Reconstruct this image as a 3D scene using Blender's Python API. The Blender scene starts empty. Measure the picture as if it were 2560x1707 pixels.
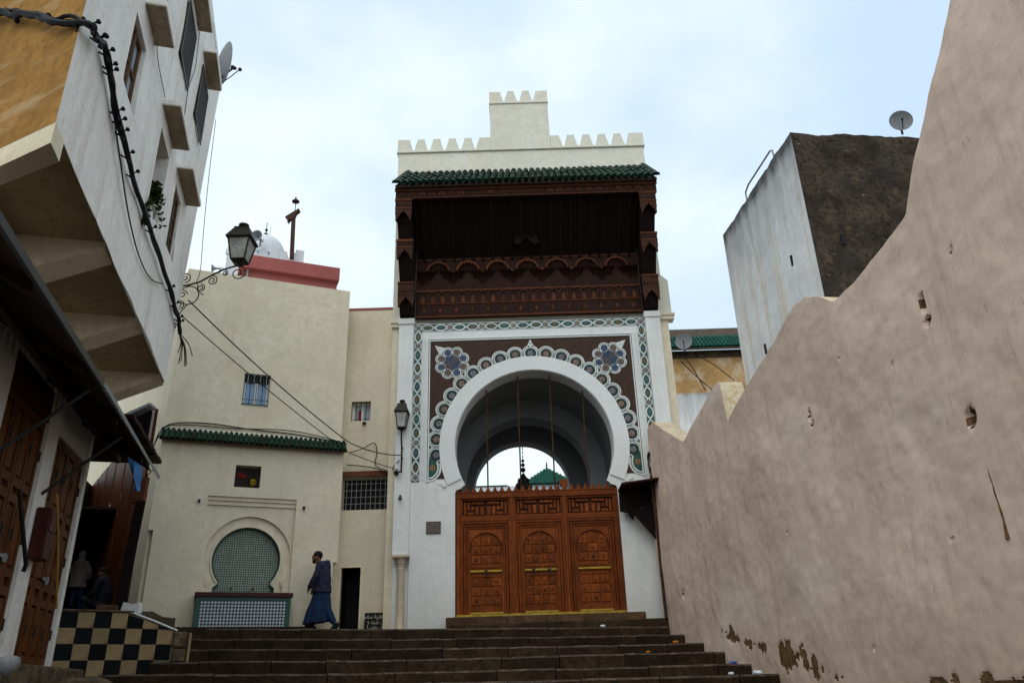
import bpy, bmesh, math, random
from mathutils import Vector, Matrix
R=math.radians; PI=math.pi
random.seed(7)
S=bpy.context.scene
COL=S.collection
# ---------------------------------------------------------------- camera
FPX=1960.0; PITCH=R(23.5); ROLL=0.031
fw=Vector((0,math.cos(PITCH),math.sin(PITCH))); up0=Vector((0,-math.sin(PITCH),math.cos(PITCH))); rt0=Vector((1,0,0))
rt=rt0*math.cos(ROLL)-up0*math.sin(ROLL); up=rt0*math.sin(ROLL)+up0*math.cos(ROLL)
cd=bpy.data.cameras.new('camera'); cam=bpy.data.objects.new('camera',cd); COL.objects.link(cam)
cd.sensor_width=36; cd.lens=FPX/2560*36; cd.clip_end=2000; cd.clip_start=.05
cam.matrix_world=Matrix(((rt.x,up.x,-fw.x,0),(rt.y,up.y,-fw.y,0),(rt.z,up.z,-fw.z,0),(0,0,0,1)))
S.camera=cam
# ---------------------------------------------------------------- sky, sun, exposure
SUN_EL=R(52); SUN_AZ=R(195)      # soft high light from behind the camera, under cloud
W=bpy.data.worlds.new('World'); S.world=W; W.use_nodes=True
nt=W.node_tree; nt.nodes.clear()
def wn(t,**k):
    n=nt.nodes.new(t)
    for a,b in k.items(): setattr(n,a,b)
    return n
wo=wn('ShaderNodeOutputWorld'); bg=wn('ShaderNodeBackground'); bg.inputs['Strength'].default_value=.1
sky=wn('ShaderNodeTexSky',sky_type='NISHITA',sun_disc=False); sky.sun_elevation=SUN_EL; sky.sun_rotation=SUN_AZ; sky.air_density=1; sky.dust_density=2
tc=wn('ShaderNodeTexCoord'); mp=wn('ShaderNodeMapping'); mp.inputs['Scale'].default_value=(1,1,1.6); mp.inputs['Location'].default_value=(.35,.1,.2)
n1=wn('ShaderNodeTexNoise'); n1.inputs['Scale'].default_value=1.7; n1.inputs['Detail'].default_value=5; n1.inputs['Roughness'].default_value=.5
r1=wn('ShaderNodeValToRGB'); r1.color_ramp.elements[0].position=.36; r1.color_ramp.elements[1].position=.62
r1.color_ramp.elements[0].color=(5.9,7.6,9.4,1); r1.color_ramp.elements[1].color=(9.3,10.3,10.5,1)
r1.color_ramp.interpolation='EASE'
mx=wn('ShaderNodeMix',data_type='RGBA'); mx.inputs[0].default_value=.93
nt.links.new(tc.outputs['Generated'],mp.inputs[0]); nt.links.new(mp.outputs[0],n1.inputs[0]); nt.links.new(n1.outputs['Fac'],r1.inputs[0])
nt.links.new(sky.outputs[0],mx.inputs[6]); nt.links.new(r1.outputs[0],mx.inputs[7]); nt.links.new(mx.outputs[2],bg.inputs[0]); nt.links.new(bg.outputs[0],wo.inputs[0])
sl=bpy.data.lights.new('sun','SUN'); sl.energy=1.15; sl.angle=R(60); sl.color=(1,.96,.9)
so=bpy.data.objects.new('sun',sl); COL.objects.link(so)
sd=Vector((math.sin(SUN_AZ)*math.cos(SUN_EL),math.cos(SUN_AZ)*math.cos(SUN_EL),math.sin(SUN_EL)))
so.rotation_euler=sd.to_track_quat('Z','Y').to_euler()
S.view_settings.view_transform='Standard'; S.view_settings.look='None'; S.view_settings.exposure=.18; S.view_settings.gamma=1
S.render.engine='CYCLES'; S.cycles.max_bounces=6; S.cycles.diffuse_bounces=4
# ---------------------------------------------------------------- materials
MATS={}
def mat(name,col,rough=.85,var=.12,scale=2.5,bump=.15,bscale=40,stains=(),metal=0,rnd=0,spec=.12,vcol=None,coat=0,bdist=.02,zst=()):
    """plain procedural surface: base colour, two-scale variation, list of stains, bump, per-object random tone"""
    m=bpy.data.materials.new(name); m.use_nodes=True; t=m.node_tree; N=t.nodes; L=t.links
    b=N['Principled BSDF']; b.inputs['Roughness'].default_value=rough; b.inputs['Metallic'].default_value=metal
    b.inputs['Specular IOR Level'].default_value=spec
    if coat: b.inputs['Coat Weight'].default_value=coat; b.inputs['Coat Roughness'].default_value=.15
    tc=N.new('ShaderNodeTexCoord')
    def noise(sc,det=4,ro=.55,mapping=None):
        n=N.new('ShaderNodeTexNoise'); n.inputs['Scale'].default_value=sc; n.inputs['Detail'].default_value=det; n.inputs['Roughness'].default_value=ro
        if mapping:
            p=N.new('ShaderNodeMapping'); p.inputs['Scale'].default_value=mapping; L.new(tc.outputs['Object'],p.inputs[0]); L.new(p.outputs[0],n.inputs[0])
        else: L.new(tc.outputs['Object'],n.inputs[0])
        return n
    def mixc(f,a,bc,blend='MIX'):
        x=N.new('ShaderNodeMix'); x.data_type='RGBA'; x.blend_type=blend
        for s,v in ((0,f),(6,a),(7,bc)):
            if hasattr(v,'links'): L.new(v,x.inputs[s])
            elif s==0: x.inputs[0].default_value=v
            else: x.inputs[s].default_value=(*v[:3],1)
        return x.outputs[2]
    def ramp(src,a,bb):
        r=N.new('ShaderNodeMapRange'); r.inputs['From Min'].default_value=a; r.inputs['From Max'].default_value=bb; r.interpolation_type='SMOOTHSTEP'
        L.new(src,r.inputs[0]); return r.outputs[0]
    n=noise(scale,5,.6)
    vc=vcol or tuple(c*(1-var*2.2) for c in col)
    c=mixc(ramp(n.outputs['Fac'],.35,.68),col,vc)
    n2=noise(scale*7,4,.65); c=mixc(ramp(n2.outputs['Fac'],.4,.75),c,tuple(x*(1-var) for x in vc)) if var else c
    for sc,mapv,lo,hi,scol,stg in stains:
        k=noise(sc,5,.62,mapv); f=ramp(k.outputs['Fac'],lo,hi)
        q=N.new('ShaderNodeMath'); q.operation='MULTIPLY'; q.inputs[1].default_value=stg; L.new(f,q.inputs[0])
        c=mixc(q.outputs[0],c,scol)
    for lo,hi,amp,scol,stg in zst:      # weathering that starts at a height, with a ragged edge (lo: none, hi: full)
        sx=N.new('ShaderNodeSeparateXYZ'); L.new(tc.outputs['Object'],sx.inputs[0])
        k=noise(1.6,5,.6,(2.2,2.2,.35)); a=N.new('ShaderNodeMath'); a.operation='MULTIPLY_ADD'; a.inputs[1].default_value=amp; L.new(k.outputs['Fac'],a.inputs[0]); L.new(sx.outputs[2],a.inputs[2])
        f=ramp(a.outputs[0],min(lo,hi)+amp*.5,max(lo,hi)+amp*.5); q=N.new('ShaderNodeMath'); q.operation='MULTIPLY'; q.inputs[1].default_value=stg
        if lo>hi:
            i=N.new('ShaderNodeMath'); i.operation='SUBTRACT'; i.inputs[0].default_value=1; L.new(f,i.inputs[1]); f=i.outputs[0]
        L.new(f,q.inputs[0]); c=mixc(q.outputs[0],c,scol)
    if rnd:
        oi=N.new('ShaderNodeObjectInfo'); q=N.new('ShaderNodeMapRange'); q.inputs['To Min'].default_value=1-rnd; q.inputs['To Max'].default_value=1+rnd*.6
        L.new(oi.outputs['Random'],q.inputs[0]); h=N.new('ShaderNodeHueSaturation'); L.new(c,h.inputs['Color']); L.new(q.outputs[0],h.inputs['Value']); c=h.outputs[0]
    L.new(c,b.inputs['Base Color'])
    if bump:
        b1=noise(bscale,4,.6); b2=noise(bscale*.12,3,.5)
        a=N.new('ShaderNodeMath'); a.operation='MULTIPLY_ADD'; a.inputs[1].default_value=2.2; L.new(b2.outputs['Fac'],a.inputs[0]); L.new(b1.outputs['Fac'],a.inputs[2])
        bp=N.new('ShaderNodeBump'); bp.inputs['Strength'].default_value=bump; bp.inputs['Distance'].default_value=bdist; L.new(a.outputs[0],bp.inputs['Height']); L.new(bp.outputs[0],b.inputs['Normal'])
    MATS[name]=m; return m
def wood(name,col,dark,rough=.5,rnd=.15,grain=(14,14,1.2),bump=.15):
    return mat(name,col,rough,.18,3,bump,60,stains=((3,grain,.42,.62,dark,.75),),rnd=rnd,spec=.10)
def glass(name,col,rough=.06):
    m=mat(name,col,rough,.05,2,0,1,spec=.8); return m
mat('white_plaster',(.76,.77,.75),.85,.04,1.2,.2,50,stains=((1.2,(3,3,.35),.52,.78,(.58,.575,.53),.5),(2.5,None,.6,.78,(.63,.62,.58),.4),(8,(3,3,.4),.66,.78,(.40,.38,.34),.4)),zst=((2.4,1.0,1.2,(.50,.475,.42),.55),))
mat('white_trim',(.74,.755,.74),.75,.03,2,.05,60)
mat('cream_plaster',(.74,.665,.51),.9,.05,1.0,.3,45,stains=((.8,(2.5,2.5,.3),.52,.76,(.60,.51,.37),.6),(2.2,None,.56,.76,(.79,.735,.61),.55),(5,(3,3,.35),.63,.78,(.47,.39,.275),.5),(.7,None,.52,.66,(.67,.585,.43),.6)),zst=((2.0,1.0,1.2,(.49,.395,.27),.6),))
mat('cream_wall',(.74,.66,.50),.9,.05,1.0,.25,45,stains=((1.1,(3,3,.3),.50,.76,(.58,.46,.31),.6),(5,(3,3,.35),.63,.78,(.46,.37,.25),.5)),zst=((2.2,1.0,1.2,(.50,.39,.26),.5),))
mat('parapet_cream',(.72,.69,.585),.9,.05,1.0,.2,45,stains=((.9,(1.5,1.5,.5),.5,.7,(.66,.59,.40),.55),(3,(2,2,.4),.58,.8,(.46,.42,.35),.4)))
mat('pink_plaster',(.77,.58,.465),.92,.06,.8,.2,55,stains=((.5,(1,1,.8),.46,.64,(.64,.50,.405),.65),(1.5,(2.6,2.6,.26),.50,.70,(.57,.42,.315),.65),(3.2,(2.8,2.8,.4),.57,.72,(.48,.36,.265),.5),(9,(3,3,.4),.64,.75,(.24,.17,.11),.65),(.45,(1,1,1.2),.50,.64,(.82,.66,.555),.6),(26,None,.66,.74,(.36,.26,.18),.5)),zst=((1.2,-.6,1.6,(.50,.35,.24),.55),),bdist=.02)
mat('wall_top',(.62,.53,.37),.95,.1,3,.4,25,stains=((4,None,.52,.62,(.42,.27,.12),.8),(2,None,.55,.7,(.70,.62,.47),.6)))
mat('bare_earth',(.24,.14,.06),.95,.3,6,.6,30,stains=((8,None,.5,.7,(.12,.07,.035),.7),))
mat('dirty_white',(.86,.835,.79),.9,.05,1.5,.3,40,stains=((1.0,(2.6,2.6,.28),.48,.74,(.58,.52,.44),.6),(6,(4,4,.7),.60,.74,(.27,.22,.17),.7),(14,(2,2,.6),.66,.74,(.12,.10,.08),.7),(2,None,.58,.75,(.90,.88,.85),.5)))
mat('ochre_plaster',(.40,.205,.05),.9,.15,1.2,.15,40,stains=((1.6,(.6,.6,2.4),.5,.68,(.46,.33,.18),.7),(4,None,.66,.8,(.24,.13,.045),.5)))
mat('ochre_far',(.52,.31,.13),.9,.12,1.2,.2,40,stains=((1.6,(1,1,.8),.48,.64,(.55,.43,.30),.8),(4,None,.62,.76,(.34,.22,.12),.6)))
mat('soffit_cream',(.84,.74,.53),.9,.08,1.5,.15,40,stains=((2,None,.55,.7,(.60,.50,.34),.6),))
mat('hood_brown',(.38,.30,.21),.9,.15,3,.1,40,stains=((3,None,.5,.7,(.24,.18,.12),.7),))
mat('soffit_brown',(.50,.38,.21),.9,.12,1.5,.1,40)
mat('tower_white',(.86,.86,.86),.9,.06,1.2,.25,40,stains=((1.4,(2.4,2.4,.16),.48,.66,(.66,.56,.40),.6),(2.5,(2.2,2.2,.4),.56,.70,(.55,.55,.55),.5)),zst=((8.4,10.6,3.4,(.40,.405,.41),.8),(10.3,10.85,.9,(.06,.06,.06),.9)))
mat('tower_grime',(.36,.37,.38),.92,.2,1.4,.25,30,stains=((2.2,(2,2,.3),.5,.66,(.6,.62,.64),.7),(3,(3,3,.4),.55,.7,(.12,.12,.12),.6)))
mat('tower_earth',(.085,.062,.045),.95,.3,1.5,.7,14,stains=((1.2,None,.5,.66,(.045,.038,.033),.7),(4,(1,1,2),.64,.74,(.24,.21,.18),.7),(2.2,None,.58,.7,(.12,.085,.055),.6)),bdist=.06)
mat('coral_paint',(.38,.115,.105),.8,.06,2,.1,50,stains=((2,(3,3,.4),.55,.8,(.34,.09,.085),.5),))
mat('dome_white',(.68,.72,.75),.8,.03,2,.1,40)
mat('stone_step',(.060,.037,.020),.6,.25,1.8,.35,30,stains=((2.6,(1,2,1),.5,.68,(.020,.014,.010),.75),(9,None,.64,.76,(.075,.055,.04),.4),(5,(1,.5,4),.58,.70,(.062,.036,.018),.6)),rnd=.35,spec=.06)
mat('step_edge',(.135,.10,.078),.65,.3,5,.3,40,stains=((7,None,.46,.60,(.05,.036,.027),.9),),rnd=.25,spec=.1)  # worn nosings, lightened so the colour also carries their edge highlight
mat('threshold_stone',(.12,.068,.035),.6,.2,3,.25,40,stains=((5,None,.5,.7,(.065,.04,.022),.6),),rnd=.25,spec=.08)
mat('ground_stone',(.12,.10,.08),.8,.2,2,.4,20)
mat('rubble',(.16,.115,.07),.95,.3,4,.8,18,stains=((6,None,.5,.65,(.06,.045,.03),.7),(3,None,.6,.75,(.30,.25,.19),.6)),rnd=.3)
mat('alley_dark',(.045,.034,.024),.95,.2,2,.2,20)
wood('door_wood',(.25,.056,.008),(.10,.022,.005),.5,.2)
wood('door_panel',(.30,.072,.011),(.12,.028,.006),.48,.35)
wood('door_dark',(.10,.026,.007),(.042,.012,.004),.5,.2)
wood('canopy_wood',(.042,.016,.011),(.019,.008,.006),.65,.25)
wood('canopy_light',(.145,.044,.016),(.07,.024,.011),.6,.35)
wood('canopy_dark',(.020,.011,.010),(.010,.006,.006),.8,.3)
wood('carved_wood',(.080,.032,.019),(.032,.014,.010),.65,.25,(9,9,9),.6)
wood('awning_wood',(.040,.014,.006),(.018,.007,.004),.6,.3)
wood('shop_wood',(.17,.055,.013),(.085,.026,.007),.5,.2)
wood('old_timber',(.17,.10,.06),(.08,.05,.035),.8,.2)
wood('lintel_wood',(.20,.075,.035),(.10,.038,.02),.8,.1,(1.2,14,14))
mat('brass',(.46,.32,.05),.45,.2,8,.1,60,metal=.85)
mat('black_iron',(.018,.018,.018),.5,.1,5,.1,60,spec=.4)
mat('rust_iron',(.085,.045,.03),.75,.25,8,.2,60)
mat('lantern_iron',(.035,.033,.022),.5,.2,8,.15,60)
mat('cable_black',(.012,.012,.013),.6,.05,5,0)
mat('grey_metal',(.33,.34,.35),.45,.1,4,.05,40,metal=.3)
mat('dish_grey',(.22,.23,.24),.55,.1,3,0)
mat('horn_grey',(.26,.29,.31),.5,.08,3,0)
mat('lantern_glass',(.50,.50,.46),.25,.2,4,0,spec=.6)
mat('green_tile',(.004,.042,.023),  .45,.25,9,.12,40,rnd=.5,spec=.10,stains=((7,None,.56,.75,(.012,.034,.018),.6),))
mat('far_tile',(.008,.085,.055),.6,.2,9,.1,40,rnd=.3,spec=.08)
mat('roof_bed',(.10,.075,.055),.9,.2,5,.3,30)
mat('mosaic_brown',(.055,.026,.017),.5,.1,3,.1,90,stains=((70,None,.5,.56,(.028,.016,.013),.9),(85,None,.6,.63,(.22,.12,.06),.9),(95,None,.62,.66,(.12,.14,.16),.6)))
for n,c in (('z_white',(.74,.765,.745)),('z_green',(.015,.085,.058)),('z_dark',(.012,.020,.019)),('z_blue',(.075,.11,.23)),('z_orange',(.31,.165,.075)),('z_sky',(.12,.20,.29)),('z_red',(.30,.09,.045)),('z_navy',(.018,.045,.085))):
    mat(n,c,.35,.12,12,.04,60,spec=.22,rnd=.18)
mat('checker_black',(.006,.008,.012),.45,.3,4,.06,40,rnd=.3,spec=.07,stains=((6,None,.55,.7,(.018,.02,.024),.5),))
mat('checker_cream',(.34,.245,.125),.45,.12,4,.06,40,rnd=.25,spec=.12,stains=((7,None,.52,.7,(.20,.11,.04),.75),(3,None,.58,.75,(.34,.27,.19),.5)))
mat('grout',(.20,.16,.11),.9,.2,8,.2,40)
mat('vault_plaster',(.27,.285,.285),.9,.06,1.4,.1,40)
mat('niche_tile',(.36,.40,.36),.35,.15,12,.03,60,spec=.3)
mat('basin_tile',(.46,.50,.52),.35,.12,12,.03,60,spec=.25)
mat('niche_green',(.07,.125,.09),.4,.1,8,0)
mat('win_glass',(.19,.36,.62),.15,.1,3,0,spec=.6)
mat('win_glass_pale',(.45,.55,.66),.08,.1,3,0,spec=.9)
mat('win_dark',(.015,.013,.013),.4,.1,3,0)
mat('curtain',(.62,.62,.60),.9,.1,4,.1,20)
mat('marble',(.62,.50,.37),.6,.12,4,.1,40,stains=((3,(4,4,.6),.55,.75,(.48,.35,.23),.6),))
mat('red_cloth',(.35,.02,.02),.85,.1,5,.2,20); mat('yellow_cloth',(.55,.40,.01),.85,.1,5,.2,20); mat('blue_sheet',(.07,.20,.46),.5,.15,3,.2,12)
mat('maroon_metal',(.07,.016,.016),.45,.15,5,.1,40); mat('yellow_pole',(.50,.29,.06),.6,.1,8,.1,40)
mat('skin',(.20,.095,.06),.6,.06,6,.05,60); mat('hair',(.012,.010,.009),.7,.1,30,.3,120)
mat('navy_jacket',(.030,.032,.062),.8,.15,6,.3,22); mat('blue_robe',(.014,.034,.085),.85,.12,5,.25,14); mat('shoe_black',(.012,.012,.014),.5,.1,9,.1,50)
mat('mauve_coat',(.62,.50,.50),.8,.1,7,.35,24); mat('white_scarf',(.70,.68,.64),.8,.08,8,.3,24); mat('jeans',(.035,.11,.26),.85,.15,10,.2,50); mat('dark_wool',(.02,.022,.032),.9,.1,8,.2,30); mat('blue_garment',(.03,.12,.36),.85,.1,6,.2,20)
mat('leaf',(.055,.105,.02),.6,.2,9,.05,30,rnd=.3); mat('leaf_dark',(.03,.062,.014),.6,.2,9,.05,30); mat('pot',(.34,.30,.25),.9,.2,6,.2,30)
mat('board_black',(.013,.014,.013),.5,.15,6,.05,30); mat('chalk',(.62,.56,.40),.8,.15,20,0); mat('plaque_brown',(.13,.095,.085),.5,.2,20,.2,60); mat('plaque_line',(.28,.24,.21),.6,.1,20,0)
mat('paper_white',(.75,.76,.78),.7,.05,6,.1,20); mat('litter_blue',(.08,.12,.45),.4,.1,6,.05,20); mat('litter_orange',(.55,.18,.02),.6,.1,6,.1,20); mat('cardboard',(.13,.06,.035),.9,.15,6,.1,20)
# ---------------------------------------------------------------- mesh helpers
class MB:
    """collects faces; build() links them as one mesh object"""
    def __init__(s): s.v=[]; s.f=[]; s.m=[]; s.k=0; s.M=None
    def add(s,vs,fs):
        o=len(s.v)
        s.v+= [tuple(s.M@Vector(q)) for q in vs] if s.M else [tuple(q) for q in vs]
        s.f+=[tuple(i+o for i in q) for q in fs]; s.m+=[s.k]*len(fs); return s
    def box(s,x0,x1,y0,y1,z0,z1):
        return s.add([(x0,y0,z0),(x1,y0,z0),(x1,y1,z0),(x0,y1,z0),(x0,y0,z1),(x1,y0,z1),(x1,y1,z1),(x0,y1,z1)],
          [(0,3,2,1),(4,5,6,7),(0,1,5,4),(1,2,6,5),(2,3,7,6),(3,0,4,7)])
    def prism(s,poly,a,b,ax='y'):
        """polygon (u,w) extruded between a and b along ax: y -> (x,z); x -> (y,z); z -> (x,y)"""
        n=len(poly); P=(lambda u,w,t:(u,t,w)) if ax=='y' else (lambda u,w,t:(t,u,w)) if ax=='x' else (lambda u,w,t:(u,w,t))
        vs=[P(u,w,a) for u,w in poly]+[P(u,w,b) for u,w in poly]
        return s.add(vs,[tuple(range(n)),tuple(range(2*n-1,n-1,-1))]+[(i,i+n,(i+1)%n+n,(i+1)%n) for i in range(n)])
    def tube(s,pts,r,n=6,cap=True):
        pts=[Vector(p) for p in pts]; m=len(pts); rr=r if isinstance(r,(list,tuple)) else [r]*m
        vs=[]; prev=None
        for i,p in enumerate(pts):
            d=(pts[min(i+1,m-1)]-pts[max(i-1,0)])
            if d.length<1e-9: d=Vector((0,0,1))
            d.normalize()
            if prev is None: u=d.cross(Vector((0,0,1)) if abs(d.z)<.9 else Vector((1,0,0))).normalized()
            else:
                u=prev-d*prev.dot(d)
                u=u.normalized() if u.length>1e-6 else d.orthogonal().normalized()
            prev=u; w=d.cross(u)
            vs+=[tuple(p+(u*math.cos(2*PI*j/n)+w*math.sin(2*PI*j/n))*rr[i]) for j in range(n)]
        fs=[(i*n+j,i*n+(j+1)%n,(i+1)*n+(j+1)%n,(i+1)*n+j) for i in range(m-1) for j in range(n)]
        if cap: fs+=[tuple(range(n-1,-1,-1)),tuple(range((m-1)*n,m*n))]
        return s.add(vs,fs)
    def lathe(s,prof,n=16,c=(0,0,0),ax=None):
        """profile of (radius, height) turned about z (or about direction ax) at c"""
        q=Vector((0,0,1)).rotation_difference(Vector(ax)) if ax else None
        vs=[]
        for r,z in prof:
            for j in range(n):
                p=Vector((r*math.cos(2*PI*j/n),r*math.sin(2*PI*j/n),z))
                if q: p=q@p
                vs.append(tuple(p+Vector(c)))
        m=len(prof)
        return s.add(vs,[(i*n+j,i*n+(j+1)%n,(i+1)*n+(j+1)%n,(i+1)*n+j) for i in range(m-1) for j in range(n)]+[tuple(range(n-1,-1,-1)),tuple(range((m-1)*n,m*n))])
    def ell(s,c,r,nu=14,nv=9):
        if not isinstance(r,(list,tuple)): r=(r,r,r)
        vs=[(c[0],c[1],c[2]-r[2])]
        for i in range(1,nv):
            t=-PI/2+PI*i/nv
            vs+=[(c[0]+r[0]*math.cos(t)*math.cos(2*PI*j/nu),c[1]+r[1]*math.cos(t)*math.sin(2*PI*j/nu),c[2]+r[2]*math.sin(t)) for j in range(nu)]
        vs.append((c[0],c[1],c[2]+r[2])); e=len(vs)-1
        fs=[(0,1+(j+1)%nu,1+j) for j in range(nu)]+[(e,e-nu+j,e-nu+(j+1)%nu) for j in range(nu)]
        fs+=[(1+i*nu+j,1+i*nu+(j+1)%nu,1+(i+1)*nu+(j+1)%nu,1+(i+1)*nu+j) for i in range(nv-2) for j in range(nu)]
        return s.add(vs,fs)
    def loft(s,rings,cap=True):
        n=len(rings[0]); vs=[p for r in rings for p in r]; m=len(rings)
        fs=[(i*n+j,i*n+(j+1)%n,(i+1)*n+(j+1)%n,(i+1)*n+j) for i in range(m-1) for j in range(n)]
        if cap: fs+=[tuple(range(n-1,-1,-1)),tuple(range((m-1)*n,m*n))]
        return s.add(vs,fs)
    def mesh(s,name,mats,smooth=False,bevel=0):
        me=bpy.data.meshes.new(name); me.from_pydata(s.v,[],s.f)
        for q in (mats if isinstance(mats,(list,tuple)) else [mats]): me.materials.append(MATS[q])
        if any(s.m): me.polygons.foreach_set('material_index',s.m)
        bm=bmesh.new(); bm.from_mesh(me)
        bmesh.ops.recalc_face_normals(bm,faces=bm.faces)
        if bevel: bmesh.ops.bevel(bm,geom=[e for e in bm.edges],offset=bevel,segments=1,affect='EDGES',clamp_overlap=True)
        bm.to_mesh(me); bm.free()
        if smooth:
            me.polygons.foreach_set('use_smooth',[True]*len(me.polygons))
            try: me.set_sharp_from_angle(angle=R(40))
            except Exception: pass
        me.update(); return me
    def build(s,name,mats,parent=None,smooth=False,bevel=0,loc=None,rot=None):
        return link(name,s.mesh(name,mats,smooth,bevel),parent,loc,rot)
def link(name,me,parent=None,loc=None,rot=None):
    o=bpy.data.objects.new(name,me); COL.objects.link(o)
    if parent: o.parent=parent
    if loc: o.location=loc
    if rot: o.rotation_euler=rot
    return o
def tag(o,label,cat,group=None):
    o['label']=label; o['category']=cat
    if group: o['group']=group
    return o
def thing(name,label,cat,loc=(0,0,0),rz=0,group=None):
    o=bpy.data.objects.new(name,None); COL.objects.link(o); o.location=loc; o.rotation_euler=(0,0,rz); o.empty_display_size=.2
    return tag(o,label,cat,group)
def struct(o): o['kind']='structure'; return o
def arc(cx,cz,r,a0,a1,n): return [(cx+r*math.cos(R(a0+(a1-a0)*i/n)),cz+r*math.sin(R(a0+(a1-a0)*i/n))) for i in range(n+1)]
def ring(mb,cx,cz,r0,r1,y0,y1,a0=0,a1=360,n=32):
    """flat ring (or part of one) in the x-z plane between depths y0 and y1"""
    A=arc(cx,cz,r0,a0,a1,n); B=arc(cx,cz,r1,a0,a1,n)
    for i in range(n): mb.prism([A[i],A[i+1],B[i+1],B[i]],y0,y1)
    return mb
class Frame:
    def __init__(s,P,deg): s.P=Vector(P); s.a=R(deg); s.x=Vector((math.cos(s.a),math.sin(s.a),0)); s.y=Vector((-math.sin(s.a),math.cos(s.a),0))
    def w(s,u,v,z): return s.P+s.x*u+s.y*v+Vector((0,0,z))
def sag(a,b,d,n=14):
    a=Vector(a); b=Vector(b); return [a.lerp(b,i/n)-Vector((0,0,d*4*(i/n)*(1-i/n))) for i in range(n+1)]
def noise2(x,y,seed=0):
    from mathutils import noise
    return noise.noise(Vector((x,y,seed*7.3)))
# ================================================================ THE SETTING
g=MB(); g.add([(-300,-200,-1.75),(300,-200,-1.75),(300,500,-1.75),(-300,500,-1.75)],[(0,1,2,3)]); struct(g.build('ground','ground_stone'))
# ---- stairs: (y at X=-2.5, z at X=-2.5, z at X=3.6) of every nosing; the flight turns a little away to the right
STEP=[(17.2,1.082,1.017),(16.15,.841,.80),(15.1,.625,.589),(14.05,.412,.402),(13.0,.2015,.177),(11.95,.04,.015)]
for k in range(1,10): STEP.append((11.95-1.05*k,.04-.2*k,.015-.2*k))
SL=.118
def step_y(k,x): return STEP[k][0]+SL*(x+2.5)
def step_z(k,x): return STEP[k][1]+(STEP[k][2]-STEP[k][1])*(x+2.5)/6.1+(max(0,-2.5-x)*.018 if k<5 else 0)
stairs=struct(bpy.data.objects.new('staircase',None)); COL.objects.link(stairs)
def step_block(k,x0,x1,back,name='step_block',m='stone_step'):
    dz=STEP[k][1]-(STEP[k+1][1] if k+1<len(STEP) else -1.8)
    b=MB(); n=max(2,int((x1-x0)/.16)); ch=.012
    ph=random.random()*50; jz=random.uniform(-.008,.006); jy=random.uniform(-.012,.012)
    rings=[]
    for i in range(n+1):
        x=x0+(x1-x0)*i/n; y=jy+step_y(k,x)+.018*noise2(x*3,ph); z=jz+step_z(k,x)+.012*noise2(x*2.5,ph+9)+.006*noise2(x*9,ph)
        rings.append([(x,y+.03,z-dz-.05),(x,y,z-ch*2.2+.006*noise2(x*11,ph+3)),(x,y+ch+.008*noise2(x*8,ph+5),z),(x,y+back,z+.008),(x,y+back,z-dz-.05)])
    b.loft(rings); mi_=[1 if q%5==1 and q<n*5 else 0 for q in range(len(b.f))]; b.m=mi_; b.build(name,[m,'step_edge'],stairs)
for k in range(len(STEP)-1):
    x=-9.0 if k<3 else (-6.5 if k==3 else -6.3); xe=4.6
    back=1.12 if k else 1.5
    if k<7:
        while x<xe:
            w=random.uniform(.85,1.7); e=min(x+w,xe)
            step_block(k,x+.007,e-.007,back,m='stone_step'); x=e
    else: step_block(k,x,5.2,back)
pl=MB(); pl.add([(-9,17.4,1.06),(4.2,18.2,1.03),(4.2,19.5,1.05),(-9,19.5,1.08)],[(0,1,2,3)]); struct(pl.build('forecourt','stone_step'))
# ---- right hand wall
RW=Frame((3.15,18.2,0),math.degrees(math.atan2(-6.7,.8)))
rw=thing('street_wall','long pink plastered wall with ragged stepped top rising beside the stairs on the right','wall',RW.P,RW.a)
TOP=[(0,5.2),(.12,5.46),(.6,5.5),(2.46,4.47),(4.65,4.93),(4.88,4.88),(4.94,4.7),(4.97,4.12),(8.0,4.86),(8.35,4.85),(8.7,4.68),(9.05,4.42),(9.55,4.45),(10.75,4.66),(11.5,5.45),(12.3,6.35),(13.2,7.4),(16,9.5)]
def topz(s):
    return topz0(s)+(.010*noise2(s*2.3,1,3)+.008*noise2(s*7,2,3))
def topz0(s):
    for (a,b),(c,d) in zip(TOP,TOP[1:]):
        if a<=s<=c: return b+(d-b)*(s-a)/(c-a)
    return TOP[-1][1]
HOLES=[(10.64,3.62,.035,.11,.07),(10.66,3.40,.045,.045,.09),(7.84,3.28,.032,.09,.06),(7.86,3.15,.04,.035,.08),(10.92,2.24,.065,.085,.10),(1.57,1.55,.035,.09,.05),(8.35,.24,.02,.03,.05),(6.6,1.9,.02,.025,.04),(9.9,3.2,.02,.02,.04),(11.3,3.9,.022,.03,.05),(8.9,3.7,.018,.02,.04),(10.2,1.2,.02,.02,.04)]
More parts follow.
